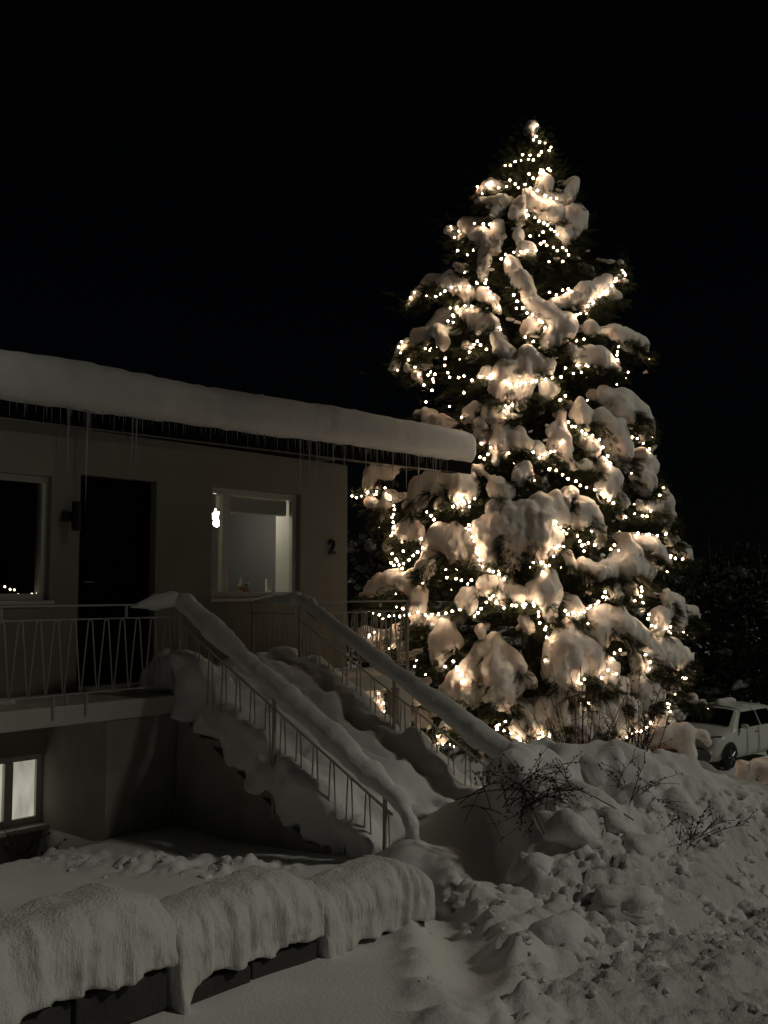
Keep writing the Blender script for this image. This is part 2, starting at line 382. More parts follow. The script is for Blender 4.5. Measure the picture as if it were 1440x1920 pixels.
gx = axis(-3.6, 4.6, 0.022, 260); gy = axis(2.9, 10.5, 0.022, 320)
GX, GY = np.meshgrid(gx, gy, indexing='ij'); GZ = ground_h(GX, GY)
ii = np.arange(GX.size).reshape(GX.shape)
Q = np.stack([ii[:-1, :-1], ii[1:, :-1], ii[1:, 1:], ii[:-1, 1:]], -1).reshape(-1, 4)
GA, GB = W2L(GX, GY)
ROUGH = np.clip(sst(GB, 5.55, 6.1) * sst(GA, -5.6, -5.0) + sst(GB, 4.7, 5.4) * sst(GA, -4.9, -4.2) * 0.9 + sst(GB, 6.2, 6.5), 0, 1)
g_o = link_mesh('ground', mesh_np('ground', np.stack([GX, GY, GZ], -1).reshape(-1, 3), Q), M['snow'])
at_ = g_o.data.attributes.new('rough', 'FLOAT', 'POINT'); at_.data.foreach_set('value', ROUGH.ravel().astype(np.float32))
_t = M['snow'].node_tree; _b = _t.nodes['Principled BSDF']; _old = _b.inputs['Normal'].links[0].from_node
_at = _t.nodes.new('ShaderNodeAttribute'); _at.attribute_name = 'rough'
_n = _t.nodes.new('ShaderNodeTexNoise'); _n.inputs['Scale'].default_value = 11; _n.inputs['Detail'].default_value = 8; _n.inputs['Roughness'].default_value = 0.7
_tc = _t.nodes.new('ShaderNodeTexCoord'); _t.links.new(_tc.outputs['Object'], _n.inputs['Vector'])
_bp = _t.nodes.new('ShaderNodeBump'); _bp.inputs['Distance'].default_value = 0.04; _t.links.new(_at.outputs['Fac'], _bp.inputs['Strength']); _t.links.new(_n.outputs['Fac'], _bp.inputs['Height'])
_t.links.new(_old.outputs[0], _bp.inputs['Normal']); _t.links.new(_bp.outputs[0], _b.inputs['Normal'])
tag(g_o, 'snow covered ground sloping from the yard down along the street', 'snow', kind='structure')
def gz(X, Y): return float(ground_h(np.array([X]), np.array([Y]))[0])

# ================================================================== HOUSE
H = thing('house', 'pale rendered flat roofed house with thick snow on the roof', 'house', (0, 0, -0.45), 'L')
Y_ = lambda b: -b                            # local y is minus b
def wall_open(name, x0, x1, z0, z1, holes, thick, m, parent):
    mb = MB(); xs = sorted({x0, x1, *[h[0] for h in holes], *[h[1] for h in holes]}); zs = sorted({z0, z1, *[h[2] for h in holes], *[h[3] for h in holes]})
    for i in range(len(xs) - 1):
        for j in range(len(zs) - 1):
            cx, cz = (xs[i] + xs[i + 1]) / 2, (zs[j] + zs[j + 1]) / 2
            if any(h[0] < cx < h[1] and h[2] < cz < h[3] for h in holes): continue
            A, B, c, d = xs[i], xs[i + 1], zs[j], zs[j + 1]
            mb.quad((A, 0, c), (B, 0, c), (B, 0, d), (A, 0, d)); mb.quad((B, thick, c), (A, thick, c), (A, thick, d), (B, thick, d))
    for A, B, c, d in holes:
        mb.quad((A, 0, c), (A, 0, d), (A, thick, d), (A, thick, c)); mb.quad((B, 0, d), (B, 0, c), (B, thick, c), (B, thick, d))
        mb.quad((A, 0, d), (B, 0, d), (B, thick, d), (A, thick, d)); mb.quad((B, 0, c), (A, 0, c), (A, thick, c), (B, thick, c))
    return mb.build(name, m, parent)
WL, DR, KI, BW = (-6.0, -3.99, 1.55, 2.69), (-3.69, -2.82, 0.71, 2.74), (-2.10, -0.79, 1.555, 2.75), (-4.80, -3.97, -0.45, 0.17)
wall_open('wall', -9, 0, -1.6, 3.17, [WL, DR, KI, BW], 0.26, M['render_wall'], H)
MB().box(-0.25, 0.0, 0.262, 8, -1.6, 3.17).build('wall', M['render_wall'], H)
MB().box(-9, 0, 8.002, 8.25, -1.6, 3.17).build('wall', M['render_wall'], H)
# roof slab tilted very slightly, reaching past the corner
def tilt(mb): mb.v = [(x, y, z + 0.0155 * (x + 4.5)) for x, y, z in mb.v]; return mb
tilt(MB().box(-9.2, 0.10, -0.04, 8.4, 3.195, 3.30)).build('roof', M['roofing'], H)
tilt(MB().box(0.102, 2.44, -0.04, 0.26, 3.195, 3.30)).build('eave_beam', M['fascia'], H)
fas = tilt(MB().box(-9.2, 2.46, -0.085, -0.042, 3.165, 3.36)).build('fascia', M['fascia'], H)
tilt(MB().box(0.104, 0.14, 0.262, 8.4, 3.165, 3.36)).build('fascia', M['fascia'], H)
tilt(MB().box(-9.2, 1.75, -0.098, -0.070, 3.148, 3.163)).build('drip_edge', M['metal_edge'], H)
def roof_snow(X, Y, Z):
    zz = Z - 0.0155 * (X + 4.5); hx, hy, hz = 5.95, 2.6, 0.25
    top = 0.02 * fbm(X * 0.8, Y * 0.8, 0, 2, 77)
    r = 0.17; wob = 0.02 * vnoise(X * 1.3, 0, 0, 5)
    def rb(cx, hx, cy, hy):
        qx = np.abs(X - cx) - hx + r; qy = np.abs(Y - cy + wob) - hy + r; qz = np.abs(zz - 3.545 - top * 0.5) - 0.245 - top * 0.5 + r
        return np.sqrt(np.maximum(qx, 0) ** 2 + np.maximum(qy, 0) ** 2 + np.maximum(qz, 0) ** 2) - r + np.minimum(np.maximum(qx, np.maximum(qy, qz)), 0)
    return np.minimum(rb(-4.55, 4.85, 2.44, 2.60), rb(-3.36, 5.95, 0.14, 0.32))
sdf_obj('roof_snow', roof_snow, (-9.4, -0.3, 3.2), (2.65, 5.1, 4.0), 0.05, M['fluff'], H, amp=0.011, ns=9, seed=4)
# rooms behind the windows
def room(x0, x1, y0, y1, z0, z1, m, name):
    mb = MB()
    mb.quad((x0, y1, z0), (x1, y1, z0), (x1, y1, z1), (x0, y1, z1)); mb.quad((x0, y0, z0), (x0, y1, z0), (x0, y1, z1), (x0, y0, z1))
    mb.quad((x1, y1, z0), (x1, y0, z0), (x1, y0, z1), (x1, y1, z1)); mb.quad((x0, y0, z0), (x1, y0, z0), (x1, y1, z0), (x0, y1, z0))
    mb.quad((x0, y1, z1), (x1, y1, z1), (x1, y0, z1), (x0, y0, z1)); return mb.build(name, m, H)
room(-2.75, -0.255, 0.262, 3.4, 0.69, 3.10, M['kitchen'], 'room')
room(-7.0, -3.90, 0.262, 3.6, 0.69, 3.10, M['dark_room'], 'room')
# windows
def window(x0, x1, z0, z1, splits, fw, y0, y1, frame_m, glass_m, name='window'):
    fr = MB(); xs = [x0] + splits + [x1]
    fr.box(x0, x1, y0, y1, z1 - fw, z1); fr.box(x0, x1, y0, y1, z0, z0 + fw)
    fr.box(x0, x0 + fw, y0, y1, z0 + fw, z1 - fw); fr.box(x1 - fw, x1, y0, y1, z0 + fw, z1 - fw)
    for s in splits: fr.box(s - fw * 0.7, s + fw * 0.7, y0 - 0.012, y1, z0 + fw, z1 - fw)
    f = fr.build(name, frame_m, H, bevel=0.004)
    for i in range(len(xs) - 1):
        l = xs[i] + (fw if i == 0 else fw * 0.7); r = xs[i + 1] - (fw if i == len(xs) - 2 else fw * 0.7)
        MB().box(l, r, (y0 + y1) / 2 + 0.004, (y0 + y1) / 2 + 0.010, z0 + fw, z1 - fw).build('pane', glass_m, f)
    return f
kw = window(KI[0], KI[1], KI[2], KI[3], [-1.855], 0.066, 0.075, 0.135, M['frame'], M['glass'])
MB().box(KI[0] - 0.03, KI[1] + 0.03, -0.05, 0.074, KI[2] - 0.035, KI[2] - 0.002).build('sill', M['frame'], kw)
MB().box(-1.87, -0.87, 0.15, 0.24, 2.50, 2.69).build('blind', M['lining'], kw, bevel=0.02)
MB().box(KI[0], KI[1], 0.136, 0.42, KI[2] - 0.001, KI[2] + 0.022).build('inner_sill', M['lining'], kw)
MB().box(KI[1] - 0.022, KI[1] - 0.002, 0.136, 0.40, KI[2] + 0.024, KI[3]).build('lining', M['lining'], kw)
MB().box(KI[0] + 0.002, KI[0] + 0.022, 0.136, 0.40, KI[2] + 0.024, KI[3]).build('lining', M['lining'], kw)
lw = window(WL[0], WL[1], WL[2], WL[3], [-4.95], 0.060, 0.06, 0.12, M['frame'], M['glass'])
MB().box(WL[0] - 0.03, WL[1] + 0.03, -0.045, 0.059, WL[2] - 0.035, WL[2] - 0.002).build('sill', M['frame'], lw)
MB().box(WL[0], WL[1], 0.121, 0.45, WL[2] - 0.001, WL[2] + 0.02).build('inner_sill', M['white_paint'], lw)
bw = window(BW[0], BW[1], BW[2], BW[3], [-4.30], 0.058, 0.07, 0.13, M['frame'], M['glow_pane'])
MB().box(BW[0] - 0.03, BW[1] + 0.0, -0.07, 0.069, BW[2] - 0.04, BW[2] - 0.003).build('sill', M['white_paint'], bw)
# door
dr = MB().box(DR[0] + 0.05, DR[1] - 0.05, 0.13, 0.175, DR[2] + 0.02, DR[3] - 0.05).build('door', M['dark_door'], H, bevel=0.006)
fm = MB().box(DR[0], DR[0] + 0.048, 0.10, 0.18, DR[2], DR[3]).box(DR[1] - 0.048, DR[1], 0.10, 0.18, DR[2], DR[3]).box(DR[0] + 0.048, DR[1] - 0.048, 0.10, 0.18, DR[3] - 0.048, DR[3])
fm.build('door_frame', M['dark_door'], dr)
for k in range(5): MB().box(DR[0] + 0.12, DR[1] - 0.12, 0.112, 0.129, DR[2] + 0.15 + k * 0.37, DR[2] + 0.45 + k * 0.37).build('panel', M['dark_door'], dr, bevel=0.008)
MB().tube([(DR[0] + 0.11, 0.13, 1.72), (DR[0] + 0.11, 0.075, 1.72), (DR[0] + 0.22, 0.075, 1.72)], 0.010, 8).build('handle', M['steel'], dr, smooth=True)
MB().box(DR[0], DR[1], -0.03, 0.12, DR[2] - 0.008, DR[2] + 0.018).build('threshold', M['concrete'], H)
# house number
fc = bpy.data.curves.new('number', 'FONT'); fc.body = '2'; fc.size = 0.235; fc.extrude = 0.012; fc.bevel_depth = 0.004; fc.offset = 0.001
fo = bpy.data.objects.new('number', fc); COL.objects.link(fo); dg = bpy.context.evaluated_depsgraph_get()
nm = bpy.data.meshes.new_from_object(fo.evaluated_get(dg)); bpy.data.objects.remove(fo)
xs = [v.co.x for v in nm.vertices]; ys = [v.co.y for v in nm.vertices]; x0, x1, y0, y1 = min(xs), max(xs), min(ys), max(ys)
for v in nm.vertices:
    X, Z, D = v.co.x, v.co.y, v.co.z
    v.co = (-0.335 + (X - x0) / (x1 - x0) * 0.105, -0.022 - D, 2.075 + (Z - y0) / (y1 - y0) * 0.175)
link_mesh('house_number', nm, M['black'], H)
# balcony slab, block under it, terrace post
MB().box(-9.0, -3.262, -0.97, -0.002, 0.54, 0.70).build('balcony_slab', M['white_paint'], H, bevel=0.01)
MB().box(-3.258, -1.752, -0.97, -0.002, 0.54, 0.70).build('landing_slab', M['concrete'], H)
MB().box(-1.748, 0.12, -0.97, -0.002, 0.54, 0.70).build('terrace_slab', M['white_paint'], H, bevel=0.01)
MB().box(-3.98, -3.262, -0.955, -0.002, -1.6, 0.538).build('storage_wall', M['concrete'], H)
MB().box(-0.14, 0.08, -0.95, -0.76, -1.8, 0.538).build('column', M['white_paint'], H, bevel=0.012)
# thin trodden snow on the slabs
for x0, x1 in ((-9.0, -4.6), (-1.70, 0.10)):
    caps = [((x, -0.5 + random.uniform(-.2, .2), 0.68), 0.07, (x + 0.3, -0.45, 0.68), 0.06) for x in np.arange(x0 + 0.2, x1 - 0.3, 0.3)]
    F, lo, hi = cap_sdf(caps, 0.08); sdf_obj('slab_snow', F, lo, hi, 0.04, M['fluff'], H, amp=0.02, ns=9)

# icicles along the eaves
ICE = []
for q in range(3):
    mb = MB(); P, R = [], []
    for i in range(6):
        t = i / 5; P.append((random.uniform(-1, 1) * 0.004 * t, random.uniform(-1, 1) * 0.004 * t, -t)); R.append(1.0 * (1 - t) ** 0.8 * (1 + 0.18 * math.sin(i * 2.6 + q)) + 0.05)
    mb.v = []; mb.tube(P, R, 6); me = mb.mesh('icicle', True); me.materials.append(M['ice']); ICE.append(me)
def icicle(a, b, z, ln, r):
    inst('icicle', random.choice(ICE), H, (a, -b, z), (0, 0, random.uniform(0, 6)), (r, r, ln))
long_px = [(125, 905, 9), (160, 962, 11), (167, 815, 8), (247, 880, 9), (254, 900, 10), (563, 918, 8), (580, 918, 9), (594, 912, 8), (625, 905, 7), (646, 910, 7), (686, 905, 8), (737, 915, 9), (762, 920, 8), (785, 930, 9), (817, 920, 8), (707, 890, 6)]
for x, y, r in long_px:
    a, b, z = fac(x, y, 0.11); zt = 3.215 + 0.0155 * (a + 4.5); icicle(a, 0.11, zt + 0.10, zt + 0.10 - z, r * 0.0011)
a = -5.4
while a < 1.9:
    zt = 3.33 + 0.0155 * (a + 4.5)
    icicle(a, 0.105 + random.uniform(-0.012, 0.03), zt, random.choice([0.07, 0.10, 0.14, 0.18, 0.24]) * random.uniform(0.7, 1.3), random.uniform(0.0025, 0.0055))
    a += random.uniform(0.028, 0.085)

# wall lamp
wl = thing('wall_lamp', 'dark cylindrical wall lamp beside the dark front door, unlit', 'wall lamp', (-3.84, 0, 2.32), 'L')
MB().lathe([(0.038, -0.135), (0.042, -0.13), (0.042, 0.13), (0.038, 0.135)], (-3.80, -0.115, 2.33), 16).build('shade', M['black'], wl, smooth=False)
MB().box(-3.89, -3.80, -0.075, -0.001, 2.28, 2.37).build('bracket', M['black'], wl, bevel=0.008)

# kitchen things
_, _, zz = 0, 0, KI[2] + 0.022
def kx(px): return fac(px, 1110, -0.28)[0]
def lathe_thing(name, label, cat, a, y, prof, m, parts=()):
    t = thing(name, label, cat, (a, y, zz), 'L'); MB().lathe(prof, (a, y, zz), 14).build('body', m, t, smooth=True)
    for pn, pr, pm in parts: MB().lathe(pr, (a, y, zz), 12).build(pn, pm, t, smooth=True)
    return t
lathe_thing('soap_bottle', 'white squeeze bottle on the kitchen window sill', 'bottle', kx(454), 0.30, [(0.030, 0), (0.033, 0.02), (0.033, 0.12), (0.016, 0.155)], M['plastic_white'], [('cap', [(0.014, 0.156), (0.014, 0.20), (0.010, 0.205)], M['plastic_white']), ('paper_label', [(0.0335, 0.05), (0.0342, 0.051), (0.0342, 0.105), (0.0335, 0.106)], M['plastic_brown'])])
lathe_thing('dark_bottle', 'small brownish bottle beside the white squeeze bottle', 'bottle', kx(466), 0.32, [(0.030, 0), (0.032, 0.01), (0.032, 0.085), (0.018, 0.11)], M['plastic_brown'], [('cap', [(0.013, 0.111), (0.013, 0.135)], M['black'])])
t = thing('faucet', 'steel kitchen faucet with curved neck behind the window', 'faucet', (kx(481), 0.42, zz - 0.02), 'L')
a0 = kx(481); MB().tube([(a0, 0.42, zz - 0.02), (a0, 0.42, zz + 0.17)], 0.013, 8).build('stem', M['steel'], t, smooth=True)
MB().tube([(a0, 0.42, zz + 0.17), (a0 - 0.02, 0.42, zz + 0.235), (a0 - 0.07, 0.42, zz + 0.25), (a0 - 0.115, 0.42, zz + 0.22), (a0 - 0.12, 0.42, zz + 0.17)], 0.009, 8).build('spout', M['steel'], t, smooth=True)
MB().tube([(a0, 0.40, zz + 0.05), (a0 + 0.04, 0.37, zz + 0.07)], 0.007, 6).build('lever', M['steel'], t)
lathe_thing('paper_towel_roll', 'white paper towel roll standing on the window sill', 'paper towel', kx(506), 0.30, [(0.040, 0), (0.041, 0.01), (0.041, 0.185), (0.039, 0.19)], M['paper'], [('core', [(0.012, 0.191), (0.012, 0.194)], M['plastic_brown'])])
F, lo, hi = cap_sdf([((kx(492), 0.28, zz + 0.012), 0.02, (kx(500), 0.27, zz + 0.025), 0.03), ((kx(500), 0.27, zz + 0.02), 0.025, (kx(503), 0.25, zz + 0.035), 0.015)], 0.02)
tag(sdf_obj('dish_cloth', F, lo, hi, 0.010, M['paper'], None, (kx(498), 0.27, zz), 'L', amp=0.012, ns=30, pad=0.03), 'crumpled white cloth against the paper towel roll', 'cloth')
pl = thing('pendant_lamp', 'lit three globe pendant lamp hanging in the kitchen', 'lamp', (-2.05, 1.2, 2.5), 'L')
gl = MB(); ico = [(0.0, 0.0)]
lp = []
for px, py in ((409, 958), (403, 968), (406, 981)):
    d = ray(px, py); tt = ((CW + NN * (-0.9)) @ NN) / (d[:2] @ NN); q = d * tt; A, B = W2L(q[0], q[1]); lp.append((A, -B, q[2] + EYE))
for p in lp:
    MB().lathe([(0.004, -0.042), (0.026, -0.034), (0.040, -0.012), (0.042, 0.008), (0.032, 0.029), (0.012, 0.041)], p, 14).build('globe', M['globe'], pl, smooth=True)
MB().tube([(lp[0][0], lp[0][1], lp[0][2] + 0.04), (lp[0][0], lp[0][1], 3.10)], 0.006, 6).build('cable', M['black'], pl)
MB().tube([lp[0], (lp[1][0], lp[1][1] + 0.02, (lp[0][2] + lp[1][2]) / 2), lp[2]], 0.008, 6).build('stem', M['black'], pl)
# little lights lying on the sill of the dark window
BULB = bpy.data.meshes.new('bulb')
import bmesh
bm = bmesh.new(); bmesh.ops.create_icosphere(bm, subdivisions=1, radius=1.0); bm.to_mesh(BULB); bm.free(); BULB.materials.append(M['bulb'])
M['dim_bulb'] = mat('small sill bulb', (1, 0.9, 0.7), 0.4, emit=(1.0, 0.86, 0.62), estr=5)
sb = BULB.copy(); sb.materials.clear(); sb.materials.append(M['dim_bulb'])
sl = thing('sill_lights', 'short string of tiny lights on the sill of the dark window', 'string lights', (-4.3, 0.2, WL[2] + 0.02), 'L')
pp = []
for px, py in ((9, 1100), (19, 1105), (27, 1106), (34, 1115), (29, 1118), (60, 1114), (70, 1112), (72, 1116), (79, 1118)):
    A, B, z = fac(px, py, -0.22); z = max(z, WL[2] + 0.03); pp.append((A, -B, z)); inst('bulb', sb, sl, pp[-1], None, (0.012,) * 3)
MB().tube([(p[0], p[1], p[2] - 0.008) for p in pp], 0.003, 5).build('cord', M['cord'], sl)

# ================================================================== STAIRS
SA0, SA1 = -3.26, -1.75
SLOPE = 0.525
st = thing('outdoor_staircase', 'concrete outdoor staircase buried in snow leading up to the landing', 'staircase', (-2.5, -2.3, -0.8), 'L')
mb = MB(); prof = [(0.972, 0.55), (3.65, -0.86), (3.65, -1.8), (0.972, -1.8)]
V = [(x, -b, z) for x in (SA0, SA0 + 0.12) for b, z in prof]; mb.add(V, [(0, 1, 2, 3), (7, 6, 5, 4), (0, 4, 5, 1), (1, 5, 6, 2), (2, 6, 7, 3), (3, 7, 4, 0)]); mb.build('side_wall', M['concrete'], st)
mb = MB(); V = [(x, -b, z) for x in (SA1 - 0.12, SA1) for b, z in prof]; mb.add(V, [(0, 1, 2, 3), (7, 6, 5, 4), (0, 4, 5, 1), (1, 5, 6, 2), (2, 6, 7, 3), (3, 7, 4, 0)]); mb.build('side_wall', M['concrete'], st)
for k in range(8):
    b0 = 0.975 + k * 0.325; MB().box(SA0 - 0.03, SA1 + 0.03, -(b0 + 0.33), -b0, 0.70 - 0.17 * (k + 1) - 0.06, 0.70 - 0.17 * (k + 1)).build('step', M['concrete'], st, bevel=0.008)
caps = []
for k in range(9):                            # snow lying on the steps, heavier at both edges
    b0 = 0.75 + k * 0.34; z0 = 0.78 - SLOPE * max(0, b0 - 0.97)
    for x in (SA0 + 0.10, SA0 + 0.42, SA0 + 0.80, SA1 - 0.36, SA1 + 0.02):
        edge = x in (SA0 + 0.10, SA1 + 0.02)
        r = (0.24 if edge else 0.23) * random.uniform(0.88, 1.12); zz2 = z0 + (0.03 if edge else -0.02) + random.uniform(-.03, .03)
        caps.append(((x + random.uniform(-.05, .05), -b0, zz2), r, (x, -(b0 + 0.22), zz2 - 0.10), r))
for x, b, z, r in ((-3.1, 0.62, 0.80, 0.24), (-2.95, 0.4, 0.76, 0.20), (-3.25, 0.95, 0.82, 0.25), (-2.0, 0.75, 0.76, 0.20), (-3.30, 3.72, -0.40, 0.24)):
    caps.append(((x, -b, z), r, (x + 0.1, -b - 0.1, z - 0.05), r * 0.9))
F, lo, hi = cap_sdf(caps, 0.10)
def on_steps(X, Y, Z):
    B = -Y; v = F(X, Y, Z)
    stp = np.where(B < 0.97, 0.69, 0.70 - 0.17 * np.ceil(np.clip(B - 0.97, 0, 2.58) / 0.325) - 0.03 + 0.05 * vnoise(B * 9, Z * 3, 0, 88))
    side = SA0 - 0.055 - 0.035 * vnoise(B * 7, Z * 7, 0, 89) - X
    v = np.maximum(v, np.where(X < SA0 + 0.06, stp - Z, -9.0)); return np.maximum(v, np.where(B > 0.5, side, -9.0))
sdf_obj('snow_on_steps', on_steps, lo, hi, 0.035, M['fluff'], st, amp=0.06, ns=4.0, seed=8)

# ================================================================== RAILINGS
HP = 0.158; HS = 0.185
def hairpin_mesh(h, dx, slope=0.0, axis='x', r=0.0064, top_gap=0.020):
    P = []; hx = dx / 2
    pts = [(-hx + 0.006, 0), (-top_gap, h - 0.02), (-top_gap * 0.6, h - 0.004), (0, h), (top_gap * 0.6, h - 0.004), (top_gap, h - 0.02), (hx - 0.006, 0)]
    for s, z in pts:
        zz3 = z - slope * s
        P.append((s, 0, zz3) if axis == 'x' else (0, -s, zz3))
    me = MB().tube(P, r, 6).mesh('baluster', True); me.materials.append(M['rail_paint']); return me
HPX = hairpin_mesh(0.60, HP); HPY = hairpin_mesh(0.60, HP, 0, 'y'); HPS = hairpin_mesh(0.66, 0.115, SLOPE, 'y')
def snow_ridge(parent, path, radii, h=0.03, amp=0.03, seed=3, tall=1.0):
    caps = [(path[i], radii[i], path[i + 1], radii[i + 1]) for i in range(len(path) - 1)]
    F, lo, hi = cap_sdf(caps, 0.05)
    G = lambda X, Y, Z: F(X, Y, Z) + 0.006 * fbm(X * 18, Y * 18, Z * 18, 2, seed)
    return sdf_obj('snow_ridge', G, lo, hi, h, M['fluff'], parent, amp=amp, ns=2.6, seed=seed)
def bar_x(x0, x1, b, z, hw, hh): return MB().box(x0, x1, -b - hw, -b + hw, z - hh, z + hh)
RT, R2, RB = 1.515, 1.395, 0.795
# front balcony
br = thing('balcony_railing', 'white metal balcony railing with zigzag bars in front of the dark door', 'railing', (-5, -0.94, 0.70), 'L')
bar_x(-7.6, SA0, 0.94, RT, 0.022, 0.008).build('top_rail', M['rail_paint'], br)
bar_x(-7.6, SA0, 0.94, R2 + 0.006, 0.008, 0.006).build('middle_rail', M['rail_paint'], br)
bar_x(-7.6, SA0, 0.94, RB - 0.006, 0.010, 0.006).build('bottom_rail', M['rail_paint'], br)
a = -7.55 + HP / 2
while a < SA0 - 0.05: inst('baluster', HPX, br, (a, -0.94, RB)); a += HP
for a in (-7.3, -6.1, -4.95, -4.36, -3.80, -3.275):
    if a in (-3.80, -4.95, -6.1, -7.3): MB().box(a - 0.009, a + 0.009, -0.949, -0.931, R2 + 0.013, RT - 0.009).build('post', M['rail_paint'], br)
    else: MB().box(a - 0.011, a + 0.011, -0.951, -0.929, 0.56 if a > -3.3 else RB - 0.10, RT - 0.009 if a > -3.3 else RB - 0.013).build('post', M['rail_paint'], br)
for a in (-4.20, -4.50, -5.2): MB().box(a - 0.009, a + 0.009, -0.985, -0.972, 0.60, RB - 0.013).build('post', M['rail_paint'], br)
snow_ridge(br, [(-3.75, -0.94, 1.50), (-3.5, -0.94, 1.53), (-3.33, -0.95, 1.56)], [0.02, 0.05, 0.07], 0.022, 0.012)
# terrace railing: front bay, corner post, return to the wall and the short bay over the landing
tr = thing('terrace_railing', 'white zigzag railing round the terrace, backlit by the spruce lights', 'railing', (-0.8, -0.94, 0.70), 'L')
bar_x(SA1, 0.03, 0.94, RT, 0.020, 0.008).build('top_rail', M['rail_paint'], tr)
bar_x(SA1, 0.03, 0.94, R2 + 0.006, 0.008, 0.006).build('middle_rail', M['rail_paint'], tr)
bar_x(SA1, 0.03, 0.94, RB - 0.006, 0.010, 0.006).build('bottom_rail', M['rail_paint'], tr)
a = SA1 + HP / 2 + 0.02
while a < -0.03: inst('baluster', HPX, tr, (a, -0.94, RB)); a += HP
for x in (0.012,):
    MB().box(x - 0.008, x + 0.008, -0.925, -0.05, RT - 0.007, RT + 0.009).build('top_rail', M['rail_paint'], tr)
    MB().box(x - 0.006, x + 0.006, -0.925, -0.05, R2, R2 + 0.012).build('middle_rail', M['rail_paint'], tr)
    MB().box(x - 0.006, x + 0.006, -0.925, -0.05, RB - 0.012, RB).build('bottom_rail', M['rail_paint'], tr)
b = 0.10
while b < 0.90: inst('baluster', HPY, tr, (x, -b, RB)); b += HP
MB().box(0.0, 0.026, -0.955, -0.928, 0.66, RT - 0.009).build('post', M['rail_paint'], tr)
lr = thing('landing_railing', 'short white zigzag railing beside the landing under the kitchen window', 'railing', (SA1, -0.6, 0.70), 'L')
MB().box(SA1 - 0.02, SA1 + 0.02, -0.92, -0.22, RT - 0.008, RT + 0.008).build('top_rail', M['rail_paint'], lr)
MB().box(SA1 - 0.008, SA1 + 0.008, -0.92, -0.22, R2, R2 + 0.012).build('middle_rail', M['rail_paint'], lr)
MB().box(SA1 - 0.010, SA1 + 0.010, -0.92, -0.22, RB - 0.012, RB).build('bottom_rail', M['rail_paint'], lr)
b = 0.30
while b < 0.88: inst('baluster', HPY, lr, (SA1, -b, RB)); b += HP
MB().box(SA1 - 0.011, SA1 + 0.011, -0.28, -0.258, 0.70, RT - 0.009).build('post', M['rail_paint'], lr)
snow_ridge(lr, [(SA1, -0.30, 1.53), (SA1, -0.62, 1.55), (SA1, -0.92, 1.56)], [0.015, 0.045, 0.07], 0.022, 0.01)
def stair_rail(a, label, ridge, r, seed):
    o = thing('stair_railing', label, 'railing', (a, -2.3, 0.3), 'L')
    zr = lambda b: RT - SLOPE * (b - 0.97)
    b1 = 3.52
    for nm_, dz, hw in (('top_rail', -0.03, 0.018), ('middle_rail', -0.165, 0.008), ('bottom_rail', -0.80, 0.009)):
        mb = MB(); V = [(a + s * hw, -b, zr(b) + dz + t * 0.008) for b in (0.98, b1) for s in (-1, 1) for t in (-1, 1)]
        mb.add(V, [(0, 1, 3, 2), (4, 6, 7, 5), (0, 4, 5, 1), (2, 3, 7, 6), (0, 2, 6, 4), (1, 5, 7, 3)]); mb.build(nm_, M['rail_paint'], o)
    b = 1.06
    while b < b1 - 0.03: inst('baluster', HPS, o, (a, -b, zr(b) - 0.80 - 0.03)); b += HS
    for b in (0.985, 2.25, 3.45): MB().box(a - 0.012, a + 0.012, -b - 0.012, -b + 0.012, zr(b) - 1.05, zr(b) - 0.035).build('post', M['rail_paint'], o)
    path = [(a + dx, -b, zr(b) + dz * 0.8) for b, dz, dx in ridge]; r = [v * 0.80 for v in r]
    snow_ridge(o, path, r, 0.022, 0.022, seed); return o
ridgeL = [(0.90, 0.03, 0), (1.05, 0.07, 0.0), (1.45, 0.04, 0.02), (1.9, 0.01, 0.03), (2.4, 0.01, 0.02), (2.9, 0.00, 0.02), (3.3, -0.02, 0.0), (3.58, -0.02, 0.0), (3.70, -0.14, 0), (3.73, -0.36, 0)]
stair_rail(SA0, 'near stair railing with a thick snow ridge curling down at its foot', ridgeL, [0.05, 0.09, 0.11, 0.105, 0.11, 0.115, 0.11, 0.085, 0.06, 0.045], 13)
ridgeR = [(0.92, 0.03, 0), (1.1, 0.06, 0), (1.6, 0.045, 0), (2.1, 0.055, 0.0), (2.7, 0.06, 0.0), (3.2, 0.08, 0), (3.55, 0.10, 0.0), (3.85, 0.05, 0.02)]
stair_rail(SA1, 'far stair railing with a thick snow ridge running down beside the spruce', ridgeR, [0.05, 0.085, 0.09, 0.105, 0.115, 0.125, 0.13, 0.15], 14)
for k in range(7): inst('icicle', ICE[k % 3], lr, (SA1 + random.uniform(-.02, .02), -0.90 - 0.02 * k, 1.50), None, (0.005, 0.005, random.uniform(0.08, 0.16)))

